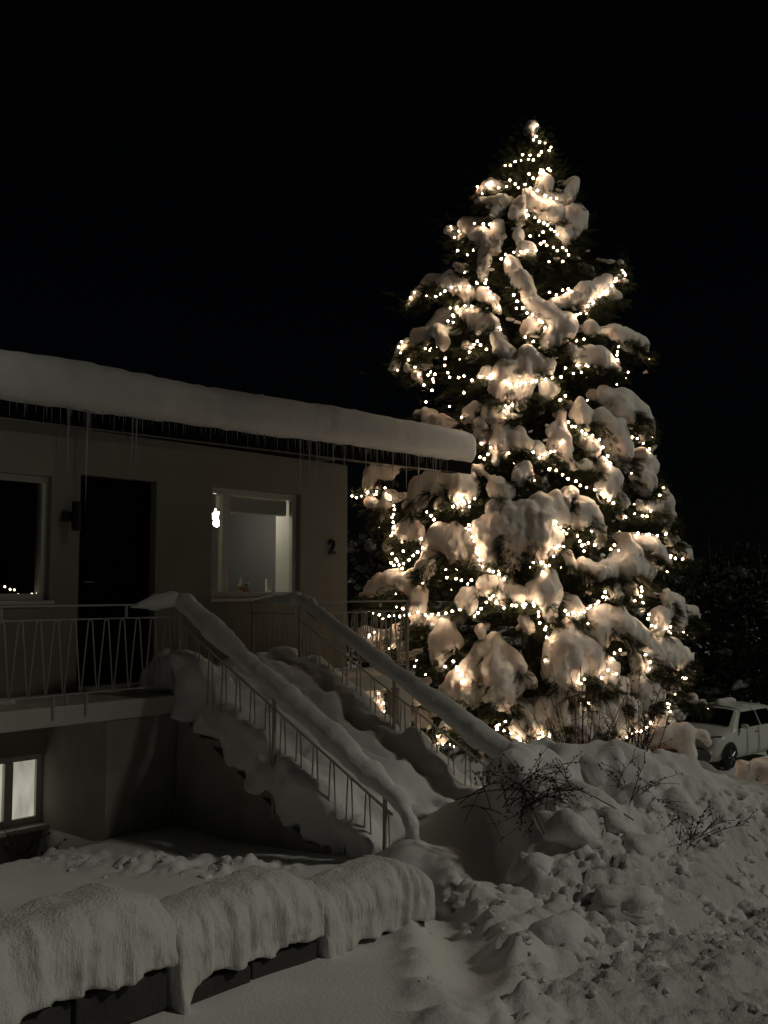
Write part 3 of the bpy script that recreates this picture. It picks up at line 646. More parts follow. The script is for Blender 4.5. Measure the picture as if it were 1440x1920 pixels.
# ================================================================== LOW GARDEN WALL
gw = thing('garden_wall', 'low stepped dark block wall with thick snow caps along the street', 'wall', (-6.2, -5.1, 0.0), 'L')
segs = [(-8.1, -7.32, 0.33), (-7.30, -6.50, 0.235), (-6.48, -5.70, 0.135), (-5.68, -4.95, 0.035)]
for q, (x0, x1, zt) in enumerate(segs):
    n = 2
    for r_ in range(3):
        zz0 = zt - 0.16 * (r_ + 1) + 0.004; zz1 = zt - 0.16 * r_ - 0.004
        cuts = [x0, x0 + (x1 - x0) * (0.5 if r_ % 2 == 0 else 0.32), x1]
        for i in range(2):
            d = random.uniform(-0.012, 0.012)
            MB().box(cuts[i] + 0.005, cuts[i + 1] - 0.005, -5.20 - d, -4.85, zz0, zz1).build('block', M['stone'], gw, bevel=0.012)
    def cap(X, Y, Z, x0=x0, x1=x1, zt=zt, q=q):
        r = 0.15; cx = (x0 + x1) / 2; hx = (x1 - x0) / 2 + 0.005; B = -Y
        t = np.clip((X - x0) / (x1 - x0), 0, 1); topz = zt + 0.325 - 0.05 * (1 - t) - 0.09 * np.clip((t - 0.74) / 0.26, 0, 1) ** 1.3
        botz = zt + 0.015 + 0.014 * vnoise(X * 14, 0, 0, q) - 0.13 * np.exp(-((X - x0) / 0.075) ** 2)
        mz, hz = (topz + botz) / 2, (topz - botz) / 2
        str_ = 0.020 * vnoise(X * 30, 0.0, Z * 4.0, 40 + q) + 0.016 * vnoise(X * 13, 0, Z * 2.0, 50 + q) + 0.008 * vnoise(X * 40, 3.0, Z * 22, 55 + q)
        qx = np.abs(X - cx) - hx; qy = np.abs(B - 5.055) - 0.185 - str_; qz = Z - topz; ql = botz - Z
        rr = 0.14
        # rounded top edges only
        ay, az = np.maximum(qy + rr, 0), np.maximum(qz + rr, 0)
        top = np.sqrt(ay * ay + az * az) - rr + np.minimum(np.maximum(qy, qz) + rr, 0)
        return np.maximum(np.maximum(top, qx), ql)
    sdf_obj('snow_cap', cap, (x0 - 0.02, -5.32, zt - 0.2), (x1 + 0.02, -4.75, zt + 0.4), 0.014, M['capsnow'], gw, amp=0.008, ns=12, seed=60 + q, pad=0.06)

# ================================================================== SPRUCE
TY = 16.4; tp = at(1000, 1105, TY); TX = tp[0]; TBZ = gz(TX, TY)
S_T = F_PX / TY
RY = [225, 245, 300, 340, 430, 550, 680, 800, 940, 1100, 1300, 1450]; RR = [8, 16, 60, 98, 132, 200, 240, 240, 290, 305, 315, 310]
def env_px(y): return np.interp(y, RY, RR)
def tree_pt(x, y, k=0.9, out=0.0):
    dx = (x - 1000) / S_T; R = env_px(y) / S_T
    dep = math.sqrt(max(R * R - dx * dx, 0.0)) * k + out
    return at(x, y, TY - dep)
tree = thing('spruce_tree', 'tall spruce laden with snow clumps and wrapped in warm fairy lights', 'tree', (TX, TY, TBZ), 'W')
zt = lambda y: at(1000, y, TY)[2]
mb = MB(); mb.tube([(TX, TY, TBZ - 0.3), (TX, TY, TBZ + 2.5), (TX + 0.03, TY, TBZ + 6), (TX - 0.04, TY, zt(240))], [0.24, 0.20, 0.11, 0.015], 10); mb.build('trunk', M['bark'], tree, smooth=True)
CL = [
[(998,236,11,992,248,9)], [(922,347,12,904,358,8)], [(897,378,6,923,376,7)], [(940,374,11,928,406,9)],
[(1023,340,14,1020,350,13),(987,360,8,1053,376,10)], [(1074,343,8,1062,376,12)], [(975,382,14,975,406,12)],
[(998,376,12,1048,398,15),(1030,402,18,1040,405,14)], [(1072,410,25,1064,440,15),(1064,440,15,1061,456,7)], [(1084,388,8,1098,401,5)],
[(931,425,9,935,448,7)], [(971,439,9,971,456,6)], [(873,421,12,898,441,14),(898,441,14,928,465,9)], [(846,434,8,868,448,7)], [(987,467,11,978,476,9)],
[(910,470,9,906,514,8)], [(959,492,11,978,525,14),(978,525,14,998,556,12)], [(856,498,6,862,505,6)],
[(843,521,13,808,532,13),(808,532,13,781,552,9),(781,552,9,767,574,4),(843,521,13,864,545,13),(864,545,13,880,557,9)], [(904,550,11,922,562,10),(922,562,9,932,575,6)],
[(857,574,9,893,597,15),(893,597,15,928,607,8),(893,605,12,905,618,8)], [(998,566,13,1027,589,15),(1027,589,15,1052,617,27),(1040,625,18,1027,651,12),(1010,600,14,987,622,11)],
[(1135,531,13,1103,550,17),(1103,550,17,1067,567,13),(1067,567,13,1036,570,7),(1132,550,16,1157,553,9),(1095,565,12,1088,578,8)], [(1162,492,5,1166,500,5)], [(1160,524,6,1170,528,5)],
[(1106,615,12,1112,617,10)], [(1153,622,13,1176,633,15),(1176,633,15,1200,647,15),(1200,647,15,1207,667,7)], [(1103,661,15,1124,676,19),(1124,676,19,1150,691,12),(1103,665,14,1088,677,10)], [(1070,654,9,1076,662,7)],
[(933,633,9,941,660,15),(941,655,12,958,661,8)], [(825,618,11,789,636,15),(789,636,15,760,658,13),(760,658,13,738,690,5),(825,620,11,832,643,10),(805,635,12,808,646,9)], [(767,689,8,785,706,8)],
[(987,665,13,1020,690,17),(955,694,21,944,733,21),(980,710,23,970,748,16),(965,690,16,985,690,16)], [(911,694,10,905,708,9)], [(1027,715,13,1028,740,15),(1036,722,10,1042,732,9)], [(875,646,7,882,652,6)],
[(782,778,8,802,775,9),(802,776,10,830,792,12),(800,795,14,850,805,14)], [(890,763,6,877,773,9),(880,780,10,872,790,8)], [(921,771,15,939,792,15),(938,762,12,950,776,12),(950,776,12,962,780,9)], [(898,794,11,907,814,13),(907,814,13,909,830,5)],
[(938,809,13,940,836,17),(940,836,17,932,865,7),(945,815,15,970,824,19),(970,826,19,987,838,10)], [(1010,838,10,1017,853,11)], [(982,875,11,973,895,13),(984,880,12,992,893,8)], [(934,914,15,948,927,13)], [(925,951,13,949,953,16)],
[(823,893,13,792,918,19),(792,918,19,771,950,13),(771,950,13,765,972,5),(823,895,15,824,910,14)], [(862,897,23,887,919,17),(866,905,20,866,930,17),(866,930,17,867,961,8)], [(895,878,8,924,898,7)], [(829,943,11,836,950,8)],
[(745,996,9,768,997,19),(768,997,19,791,999,11)], [(700,884,15,696,910,13),(700,886,13,724,890,9)], [(731,932,13,718,955,9),(718,955,9,707,982,5)], [(692,942,8,705,948,7)],
[(744,1087,15,719,1101,19),(719,1101,19,690,1122,12),(744,1087,15,769,1095,18),(769,1095,18,786,1112,14),(786,1112,14,785,1160,13),(785,1160,13,777,1187,8),(770,1130,14,800,1180,8)], [(810,1163,8,815,1172,6)], [(685,1193,15,710,1206,11)], [(755,1228,7,757,1240,6)],
[(835,1169,10,835,1190,13),(835,1205,23,823,1235,13),(845,1203,15,856,1204,9)],
[(826,997,17,802,1060,13),(802,1060,13,796,1086,6),(850,1010,25,868,1042,18),(868,1042,18,876,1062,8),(905,1008,31,910,1042,21),(970,980,30,966,1046,17),(966,1046,17,962,1070,6),(1018,944,19,1014,1003,33),(1014,1003,30,1009,1050,12),(1040,930,12,1048,973,14),(930,990,26,985,965,26)],
[(1092,939,13,1087,978,15),(1087,978,15,1082,1001,6),(1100,950,13,1117,973,15),(1117,973,15,1122,1012,9)],
[(1133,740,13,1167,750,17),(1167,750,17,1200,775,17),(1200,775,17,1208,808,12),(1208,808,12,1206,826,5),(1155,766,25,1180,783,15)], [(1122,777,14,1146,804,22),(1146,804,22,1165,842,22),(1165,842,22,1176,880,7)], [(1087,758,9,1092,778,17),(1092,778,17,1094,808,7)],
[(1052,778,7,1050,800,10),(1050,800,10,1050,832,15),(1050,832,15,1062,856,10),(1045,808,9,1033,813,7)], [(1100,825,11,1112,848,12)], [(1073,874,7,1098,873,8),(1098,873,8,1126,873,12),(1126,873,12,1143,898,17),(1143,898,17,1135,922,12),(1145,910,12,1165,945,8),(1165,945,8,1165,965,5)],
[(1198,849,9,1217,875,15),(1214,880,16,1208,902,20),(1208,902,20,1212,925,7),(1203,890,12,1190,892,8)], [(1240,919,7,1247,925,6)], [(1244,941,17,1250,967,15),(1250,967,15,1246,994,7),(1200,946,11,1230,950,13)], [(1071,921,9,1062,940,7)],
[(1177,1008,8,1180,1036,17),(1180,1036,17,1175,1058,23),(1175,1058,23,1206,1073,17),(1206,1073,17,1212,1093,6),(1160,1060,15,1120,1076,13),(1120,1076,13,1087,1058,11),(1115,1075,11,1105,1088,7),(1180,1070,16,1185,1117,6)], [(1192,1013,11,1220,1028,19),(1220,1028,19,1241,1055,12)], [(1255,1011,11,1268,1008,8)], [(1280,1030,11,1292,1052,5)],
[(1247,1118,9,1267,1131,13),(1267,1131,13,1267,1162,19),(1267,1162,19,1276,1177,8),(1255,1140,12,1237,1156,13),(1237,1156,13,1232,1188,7),(1285,1145,11,1296,1152,11),(1296,1152,11,1303,1174,6)],
[(1025,1075,14,1022,1113,25),(1022,1113,25,1033,1162,9)], [(1072,1123,8,1078,1146,15),(1078,1146,15,1090,1155,10)],
[(1120,1153,15,1153,1166,21),(1153,1166,21,1186,1188,17),(1186,1188,17,1206,1218,19),(1206,1218,19,1262,1232,23),(1262,1232,23,1286,1234,13),(1120,1178,23,1130,1207,10),(1200,1235,18,1202,1250,16),(1225,1240,18,1265,1258,14)],
[(1060,1171,13,1062,1206,29),(1062,1206,29,1060,1256,33),(1060,1256,33,1085,1302,11),(1095,1225,24,1130,1268,22),(1130,1268,20,1110,1287,12),(1040,1205,14,1045,1268,12)],
[(1195,1286,19,1212,1317,16)], [(1167,1281,13,1155,1318,17)], [(1257,1281,11,1271,1291,7)], [(1297,1308,8,1317,1323,5)],
[(925,1196,11,910,1216,15),(910,1216,15,885,1256,19),(885,1256,19,855,1286,21),(855,1286,21,832,1296,9),(930,1216,18,935,1256,27),(935,1256,27,943,1294,29),(943,1294,29,952,1332,10),(885,1285,24,877,1308,20),(877,1308,20,880,1332,10),(955,1232,13,980,1253,8)], [(987,1270,10,992,1278,8)],
[(875,1111,11,870,1128,13),(870,1128,13,886,1138,10)], [(912,1098,19,927,1086,11)], [(947,1091,13,940,1121,13),(960,1105,12,973,1116,15),(973,1116,15,973,1134,6)],
[(1017,1322,21,1008,1356,22)], [(1078,1335,21,1088,1370,24)], [(1145,1338,21,1151,1372,20)], [(1231,1335,15,1225,1355,14)], [(1193,1380,15,1205,1395,14)],
[(785,1343,13,800,1357,11)], [(985,1330,16,975,1365,18),(975,1365,18,985,1395,16)], [(1045,1310,17,1050,1345,20),(1050,1345,20,1040,1385,18)], [(1112,1320,18,1115,1355,22),(1115,1355,22,1125,1395,18)], [(1180,1325,17,1178,1350,18)], [(1250,1350,12,1235,1375,15)], [(890,1365,13,905,1392,14)], [(1215,1290,15,1235,1305,12)], [(770,1285,11,778,1310,12)], [(740,1180,10,745,1205,11)], [(690,1290,12,705,1320,12)],
[(860,1000,10,850,985,9)], [(1150,1100,10,1160,1120,9)], [(1065,1040,9,1075,1060,8)], [(985,1160,9,992,1180,9)], [(900,1180,8,905,1192,7)],
[(830,1381,9,845,1351,7)], [(795,1388,13,812,1394,9)],
]
TSDF = []
BR = MB(); random.seed(21)
clump_ends = []
for q, cl in enumerate(CL):
    caps = []; S = None
    for x0, y0, r0, x1, y1, r1 in cl:
        p0, p1 = tree_pt(x0, y0), tree_pt(x1, y1, 0.9, 0.02)
        s0, s1 = p0[1] / F_PX, p1[1] / F_PX
        r0 *= 1.07; r1 *= 1.07
        caps.append((p0, r0 * s0, p1, r1 * s1))
        dv = p1 - p0; pv = np.array([-dv[2], 0, dv[0]]); pv = pv / (np.linalg.norm(pv) + 1e-6)
        for sd in (-1, 1):
            if max(r0, r1) > 9: caps.append((p0 + pv * sd * r0 * s0 * 0.45 + np.array([0, 0.03, 0]), r0 * s0 * 0.75, p1 + pv * sd * r1 * s1 * random.uniform(0.5, 0.8) + np.array([0, 0.03, 0]), r1 * s1 * 0.62))
        # fingers hanging from the lower end
        for f in range(2 if r1 > 6 else 1):
            an = random.uniform(-0.9, 0.9); ln = r1 * s1 * random.uniform(0.5, 1.1)
            e = p1 + np.array([math.sin(an) * ln * 0.8, random.uniform(-0.6, 0.2) * ln, -abs(math.cos(an)) * ln]); caps.append((p1, r1 * s1 * 0.6, e, r1 * s1 * 0.30))
        clump_ends.append((p0, p1, r0 * s0, r1 * s1))
    # root the clump on its bough, running back towards the trunk
    p0 = caps[0][0]; ax = np.array([TX, TY, p0[2] + 0.12]); v = ax - p0; ln = np.linalg.norm(v)
    if ln > 0.3:
        caps.append((p0, caps[0][1] * 0.9, p0 + v / ln * min(0.35, ln * 0.5) + np.array([0, 0, 0.03]), caps[0][1] * 0.5))
        BR.tube([tuple(ax - np.array([0, 0, 0.1])), tuple(ax * 0.45 + p0 * 0.55 + np.array([0, 0, 0.02])), tuple(p0), tuple(caps[0][2])], [0.045, 0.03, 0.02, 0.008], 6)
    F, lo, hi = cap_sdf(caps, 0.05); TSDF.append((F, lo, hi))
    # flatten the underside a little: hollow it where the bough sits
    size = float(np.max(hi - lo))
    zc_, zh_ = (lo[2] + hi[2]) / 2, hi[2] - lo[2]
    def FR(X, Y, Z, F=F, q=q, size=size, zc_=zc_, zh_=zh_):
        v = F(X, Y, Z); m = np.abs(v) < 0.2; e = np.zeros_like(v); x, y, z = X[m], Y[m], Z[m]
        wl = np.clip(0.45 + 1.6 * (zc_ - z) / zh_, 0.15, 1.0)
        e[m] = 0.020 * vnoise(x * 11, y * 11, z * 2.6, 500 + q) + 0.046 * wl * fbm(x * 13, y * 13, z * 10, 2, 600 + q)
        return v + e * (1.0 if size > 0.35 else 0.6)
    sdf_obj('snow_clump', FR, lo, hi, 0.018 if size < 0.7 else 0.022, M['tsnow'], tree, amp=0.040 if size > 0.5 else 0.024, ns=4.2, seed=100 + q, pad=0.1)
# clumps on the far side of the tree
for q in range(26):
    y = random.uniform(420, 1330); R = env_px(y) / S_T; an = random.uniform(0.15, math.pi - 0.15)
    z = zt(y); c = np.array([TX + math.cos(an) * R * 0.85, TY + math.sin(an) * R * 0.85, z]); o = np.array([math.cos(an), math.sin(an), -0.7])
    r = random.uniform(0.10, 0.2); caps = [(c - o * 0.3, r * 0.8, c, r), (c, r, c + o * 0.35, r * 0.5)]
    F, lo, hi = cap_sdf(caps, 0.06); TSDF.append((F, lo, hi)); sdf_obj('snow_clump', F, lo, hi, 0.05, M['tsnow'], tree, amp=0.03, ns=5, seed=300 + q)
    BR.tube([(TX, TY, z + 0.1), tuple(c - o * 0.2)], [0.04, 0.015], 5)
BR.build('boughs', M['bark'], tree)
def tsdf(P):
    d = np.full(len(P), 9.0)
    for F, lo, hi in TSDF:
        m = np.all((P > lo - 0.15) & (P < hi + 0.15), 1)
        if m.any(): d[m] = np.minimum(d[m], F(P[m, 0], P[m, 1], P[m, 2]))
    return d
# small dabs of snow caught on the sprays
DAB = []
for q in range(5):
    F, lo, hi = cap_sdf([((-.5, 0, 0), .55, (.4, 0, .1), .5), ((0, -.3, -.1), .45, (.2, .4, -.3), .35)], .3)
    V, Qd = surfnet(lambda X, Y, Z: F(X, Y, Z) + .28 * fbm(X * 1.3 + q * 5, Y * 1.3, Z * 1.3, 3, q), np.asarray(lo) - .3, np.asarray(hi) + .3, .22); me = mesh_np('snow_dab', V, Qd); me.materials.append(M['tsnow']); DAB.append(me)
random.seed(77)
for p0, p1, r0, r1 in clump_ends:
    for _ in range(1 if random.random() < .75 else 2):
        an = random.uniform(0, 6.28); r = max(r0, r1); c = p1 + np.array([math.cos(an) * r * 1.9, random.uniform(-.05, .15), math.sin(an) * r * 1.7 - .02]); sc_ = random.uniform(.028, .06)
        if tsdf(c[None])[0] < 0.01 or math.hypot(c[0] - TX, c[1] - TY) > 0.92 * np.interp(-c[2], [-zt(y) for y in RY], [v / S_T for v in RR]): continue
        inst('snow_dab', random.choice(DAB), tree, c, (random.uniform(-.4, .4), random.uniform(-.4, .4), random.uniform(0, 6.28)), (sc_ * 1.2, sc_, sc_ * .7))
# needle sprays
NTPL = []
for s in range(10):
    t = s / 9
    for sd in (-1, 1):
        ln = 0.055 * (1 - 0.55 * t); b0 = np.array([0, t, 0.0]); tip = np.array([sd * ln * 6.5, t + 0.16, random.uniform(-.05, .05)])
        NTPL.append((b0 + [0, -0.035, 0], b0 + [0, 0.035, 0.01], tip))
NTPL.append((np.array([-0.03, 0, 0]), np.array([0.03, 0, 0]), np.array([0, 1.15, 0]))); NT = np.array(NTPL)
pos, dirs, lens = [], [], []
for p0, p1, r0, r1 in clump_ends:
    ln = np.linalg.norm(p1 - p0); n = int(30 + 200 * (ln + r1))
    for _ in range(n):
        t = random.random() ** 0.6; c = p0 + (p1 - p0) * t; r = r0 + (r1 - r0) * t; an = random.uniform(0, 2 * math.pi)
        o = np.array([math.cos(an) * r * 1.15, math.sin(an) * r * 1.0 + 0.03, -r * (random.uniform(0.3, 1.35) if math.sin(an) > -0.2 else random.uniform(1.0, 1.4))]); pos.append(c + o)
        d = o * np.array([1, 1, 0.6]) / max(r, .03) + np.array([random.gauss(0, .45), random.gauss(0, .45) - 0.2, random.gauss(0, .35) + 0.05]); dirs.append(d); lens.append(random.uniform(0.09, 0.21))
for _ in range(15000):
    y = 236 + (1400 - 236) * random.random() ** 0.75; R = env_px(y) / S_T; an = random.uniform(0, 2 * math.pi); rr = R * math.sqrt(random.uniform(0.04, 0.50))
    z = zt(y); pos.append(np.array([TX + math.cos(an) * rr, TY + math.sin(an) * rr, z])); dirs.append(np.array([math.cos(an) + random.gauss(0, .35), math.sin(an) + random.gauss(0, .35), random.gauss(-0.35, .35)])); lens.append(random.uniform(0.12, 0.26))
# leader and upright tip of the right-hand bough, sprays round the light chains of the top
for x, y, n, sx, sy in ((998, 265, 160, 14, 18), (1000, 300, 200, 26, 18), (985, 335, 220, 38, 16), (1163, 505, 170, 6, 16), (1150, 535, 70, 14, 8), (1118, 525, 40, 9, 9), (905, 365, 60, 14, 10), (850, 430, 40, 14, 14), (875, 480, 90, 20, 20), (800, 565, 90, 26, 10), (780, 690, 120, 30, 24), (690, 935, 90, 26, 8), (715, 950, 60, 16, 22), (745, 1000, 120, 20, 40), (1275, 1050, 60, 16, 10), (1270, 1310, 160, 26, 22), (1265, 1185, 70, 26, 10), (1225, 950, 40, 20, 10), (690, 1160, 90, 30, 20), (760, 1060, 120, 26, 20)):
    for _ in range(n):
        px, py = random.gauss(x, sx), random.gauss(y, sy); p = tree_pt(px, py, 0.95, random.uniform(-0.3, 0.05)); pos.append(p)
        v = p - np.array([TX, TY, p[2] - 0.3]); v = v / np.linalg.norm(v) + np.array([random.gauss(0, .5), random.gauss(0, .5), random.gauss(0.1, .5)]); dirs.append(v); lens.append(random.uniform(0.07, 0.14))
pos = np.array(pos); dirs = np.array(dirs); lens = np.array(lens)
keep = tsdf(pos) > -0.03; pos, dirs, lens = pos[keep], dirs[keep], lens[keep]
dirs /= np.linalg.norm(dirs, axis=1)[:, None] + 1e-9
rv = rng.normal(size=dirs.shape) + np.array([0, 0, 0.6]); sx = np.cross(dirs, rv); sx /= np.linalg.norm(sx, axis=1)[:, None] + 1e-9; up = np.cross(sx, dirs)
loc = NT.reshape(-1, 3)
P = pos[:, None, :] + lens[:, None, None] * (loc[None, :, 0:1] * sx[:, None, :] + loc[None, :, 1:2] * dirs[:, None, :] + loc[None, :, 2:3] * up[:, None, :])
P = P.reshape(-1, 3); nd = link_mesh('needles', mesh_np('needles', P, np.arange(len(P)).reshape(-1, 3), False), M['needle'], tree); nd['kind'] = 'stuff'

# ------------------------------------------------------------------ fairy lights on the spruce
CH = [
[(1003,240),(1005,256),(1000,262),(1022,268),(1033,276),(1030,282),(1015,285)], [(980,290),(994,291),(1000,300),(966,303),(957,310)], [(1012,322),(1024,325),(1032,320),(1010,330),(1000,334)],
[(956,338),(966,345),(972,352),(984,348),(994,355),(1006,362),(1020,372),(1040,378)], [(900,358),(905,365),(915,352),(935,352),(950,350)], [(986,398),(990,405),(1003,408),(1020,418),(1040,434),(1045,440)],
[(852,432),(866,440),(858,452),(858,470)], [(893,426),(908,424),(920,425)], [(963,476),(976,474),(988,472),(1005,470),(1014,457),(1020,453),(1025,460),(1045,470),(1055,464),(1062,470),(1066,478),(1055,490)], [(948,480),(940,486),(950,492)],
[(782,552),(800,554),(817,556),(836,548),(850,544),(865,543),(880,539)], [(895,533),(912,525),(910,533),(925,560),(935,575)], [(840,602),(850,604),(846,580),(858,579),(873,577),(886,578)],
[(963,553),(970,565),(980,577),(988,587),(998,592),(1010,602),(1016,605),(1022,615)], [(1030,548),(1043,553),(1055,544),(1065,543)], [(1166,506),(1155,522),(1165,520),(1138,542),(1118,560),(1100,575),(1088,588),(1077,595)],
[(768,650),(758,657),(768,676),(780,690),(787,702),(803,703),(815,702),(813,716),(810,732),(795,722)], [(835,672),(834,685),(843,707),(860,708),(870,705),(885,713),(900,707),(915,708),(920,703)],
[(950,720),(975,722),(1005,715),(1022,712),(1035,709),(1052,707),(1060,690),(1075,700),(1090,698),(1098,686)], [(1160,650),(1158,660),(1153,668),(1153,677)],
[(920,840),(915,852),(908,860),(900,857)], [(1050,832),(1040,846),(1011,858),(1000,848)], [(1030,880),(1043,882),(1055,890),(1065,898),(1080,902),(1088,910),(1100,914),(1115,918),(1128,925),(1150,943)],
[(1065,792),(1108,818),(1122,825),(1127,840),(1136,856),(1140,870)], [(1190,963),(1205,967),(1213,968),(1217,958)], [(1240,915),(1232,930)], [(1195,822),(1203,832),(1210,844)],
[(660,930),(668,933),(678,930),(695,925),(704,928),(722,915),(730,928),(740,955),(738,965)], [(735,970),(740,980),(745,990),(742,1000),(738,1005)], [(790,1010),(795,1028),(757,1057),(745,1052),(735,1038),(742,1048),(733,1055),(755,1066)],
[(836,1068),(838,1083),(855,1085),(865,1088),(877,1095),(884,1088)], [(1000,1055),(1015,1055),(1018,1073)], [(1030,1060),(1038,1043),(1040,1028),(1045,1025),(1056,1025)], [(1083,1005),(1095,1033),(1103,1018),(1115,1022)], [(1145,1030),(1152,1022),(1160,1032)],
[(1200,1101),(1202,1108),(1200,1118),(1206,1130)], [(1257,1046),(1258,1042),(1280,1048)], [(1217,1152),(1215,1160),(1222,1173),(1258,1187)],
[(683,1140),(700,1150),(718,1160),(730,1155),(750,1156),(770,1152),(785,1148),(798,1153),(810,1152),(822,1152),(836,1150),(848,1146),(862,1143)], [(890,1155),(925,1117),(930,1130),(945,1140),(960,1135),(980,1135)],
[(985,1133),(1000,1130),(1010,1155),(1012,1168),(1022,1180),(1025,1195)], [(1060,1145),(1065,1152),(1085,1150),(1107,1137),(1117,1133),(1122,1128),(1135,1110),(1137,1120)], [(1145,1235),(1152,1225),(1163,1219)], [(1205,1227),(1212,1240),(1210,1253)],
[(1125,1270),(1135,1255),(1150,1262)], [(700,1190),(705,1185),(690,1205)], [(690,1258),(715,1260),(710,1300),(710,1315),(730,1320),(720,1345)], [(865,1373),(855,1360),(848,1352)], [(985,1400),(970,1382),(958,1375),(945,1370),(932,1367),(920,1368),(948,1353)],
[(1247,1318),(1255,1320),(1245,1325),(1247,1332)], [(1270,1268),(1275,1270)], [(1015,1372),(1010,1385),(1030,1380)], [(1085,1280),(1092,1272)], [(1155,1400),(1160,1395),(1170,1380),(1190,1370),(1210,1362),(1220,1355)],
[(820,1380),(807,1390),(830,1395),(850,1400)], [(835,1250),(850,1240),(870,1275)],
[(880,660),(895,640),(912,655)], [(1000,640),(985,632)], [(1080,640),(1095,636)], [(1050,750),(1060,742)], [(960,760),(945,772)], [(880,985),(905,1062),(925,1072),(945,1085)], [(1195,1000),(1225,1005)], [(1040,980),(1062,1000)], [(860,930),(880,950),(890,935),(850,950)], [(800,960),(815,975)],
]
zones = [(0, 485, 'fairy light string wound round the tip of the spruce'), (485, 755, 'fairy light string over the upper boughs of the spruce'), (755, 1010, 'fairy light string over the middle boughs of the spruce at roof height'), (1010, 1210, 'fairy light string over the lower boughs beside the terrace railing'), (1210, 2000, 'fairy light string in the bottom boughs of the spruce')]
strings = []
for y0, y1, lab in zones:
    o = thing('fairy_light_string', lab, 'string lights', (TX, TY, zt((max(y0, 240) + min(y1, 1400)) / 2)), 'W', 'fairy lights on the spruce'); strings.append((y0, y1, o, MB()))
random.seed(5); nb = 0
def free_pt(p):
    ax = np.array([TX, TY, p[2]]); v = np.array([0.0, -1.0, 0.0]) * 0.7 + (p - ax) / max(np.linalg.norm(p - ax), 1e-6) * 0.3; v /= np.linalg.norm(v)
    q = p.copy()
    for _ in range(40):
        if tsdf(q[None])[0] > 0.06: break
        q = q + v * 0.025
    return q
def string_for(y): return [s for s in strings if s[0] <= y < s[1]][0]
for ch in CH:
    pts = []
    for i, (x, y) in enumerate(ch):
        pts.append((x, y))
        if i + 1 < len(ch):
            dd = math.dist(ch[i], ch[i + 1])
            if dd > 19: pts += [(x + (ch[i + 1][0] - x) * k / (int(dd // 12) + 1) + random.uniform(-3, 3), y + (ch[i + 1][1] - y) * k / (int(dd // 12) + 1) + random.uniform(-3, 3)) for k in range(1, int(dd // 12) + 1)]
    my = sum(p[1] for p in pts) / len(pts); s = string_for(my); P3 = []
    for x, y in pts:
        p = free_pt(tree_pt(x, y, 0.95, 0.05)); P3.append(p); r = random.uniform(0.013, 0.019); inst('bulb', BULB, s[2], p, None, (r, r, r)); nb += 1
    if len(P3) > 1:
        path = []
        for i in range(len(P3) - 1):
            path += [P3[i] + np.array([0, 0.015, 0.012]), (P3[i] + P3[i + 1]) / 2 + np.array([0, 0.015, -0.012])]
        path.append(P3[-1] + np.array([0, 0.015, 0.012])); s[3].tube([tuple(p) for p in path], 0.0045, 4)
for k in range(170):                          # lights sunk deeper in the boughs and on the far side
    y = 300 + 1080 * random.random() ** 0.8; R = env_px(y) / S_T; back = k < 90
    an = random.uniform(0.1, math.pi - 0.1) if back else random.uniform(math.pi, 2 * math.pi)
    rr = R * (random.uniform(0.85, 1.0) if back else random.uniform(0.55, 0.85)); p = np.array([TX + math.cos(an) * rr, TY + math.sin(an) * rr, zt(y)])
    if tsdf(p[None])[0] < 0.04: continue
    s = string_for(y); r = random.uniform(0.013, 0.02); inst('bulb', BULB, s[2], p, None, (r, r, r)); nb += 1
    s[3].tube([tuple(p + np.array([-0.12, 0.01, 0.03])), tuple(p + np.array([0, 0.01, 0.018])), tuple(p + np.array([0.12, 0.02, 0.04]))], 0.004, 4)
for k in range(170):                          # more lights tucked along the lower rims of the clumps
    p0, p1, r0, r1 = random.choice(clump_ends); an = random.uniform(-1.2, 1.2)
    p = p1 + np.array([math.sin(an) * r1 * 1.5, random.uniform(-0.12, 0.02), -r1 * random.uniform(0.7, 1.5)])
    if tsdf(p[None])[0] < 0.03: continue
    yy = float(np.interp(-p[2], [-zt(y) for y in range(230, 1460, 10)], list(range(230, 1460, 10))))
    s = string_for(yy); r = random.uniform(0.010, 0.016); inst('bulb', BULB, s[2], p, None, (r, r, r)); nb += 1
    s[3].tube([tuple(p + np.array([-0.1, 0.02, 0.03])), tuple(p + np.array([0, 0.012, 0.015])), tuple(p + np.array([0.1, 0.03, 0.04]))], 0.004, 4)
for s in strings: s[3].build('cord', M['cord'], s[2])['kind'] = 'stuff'

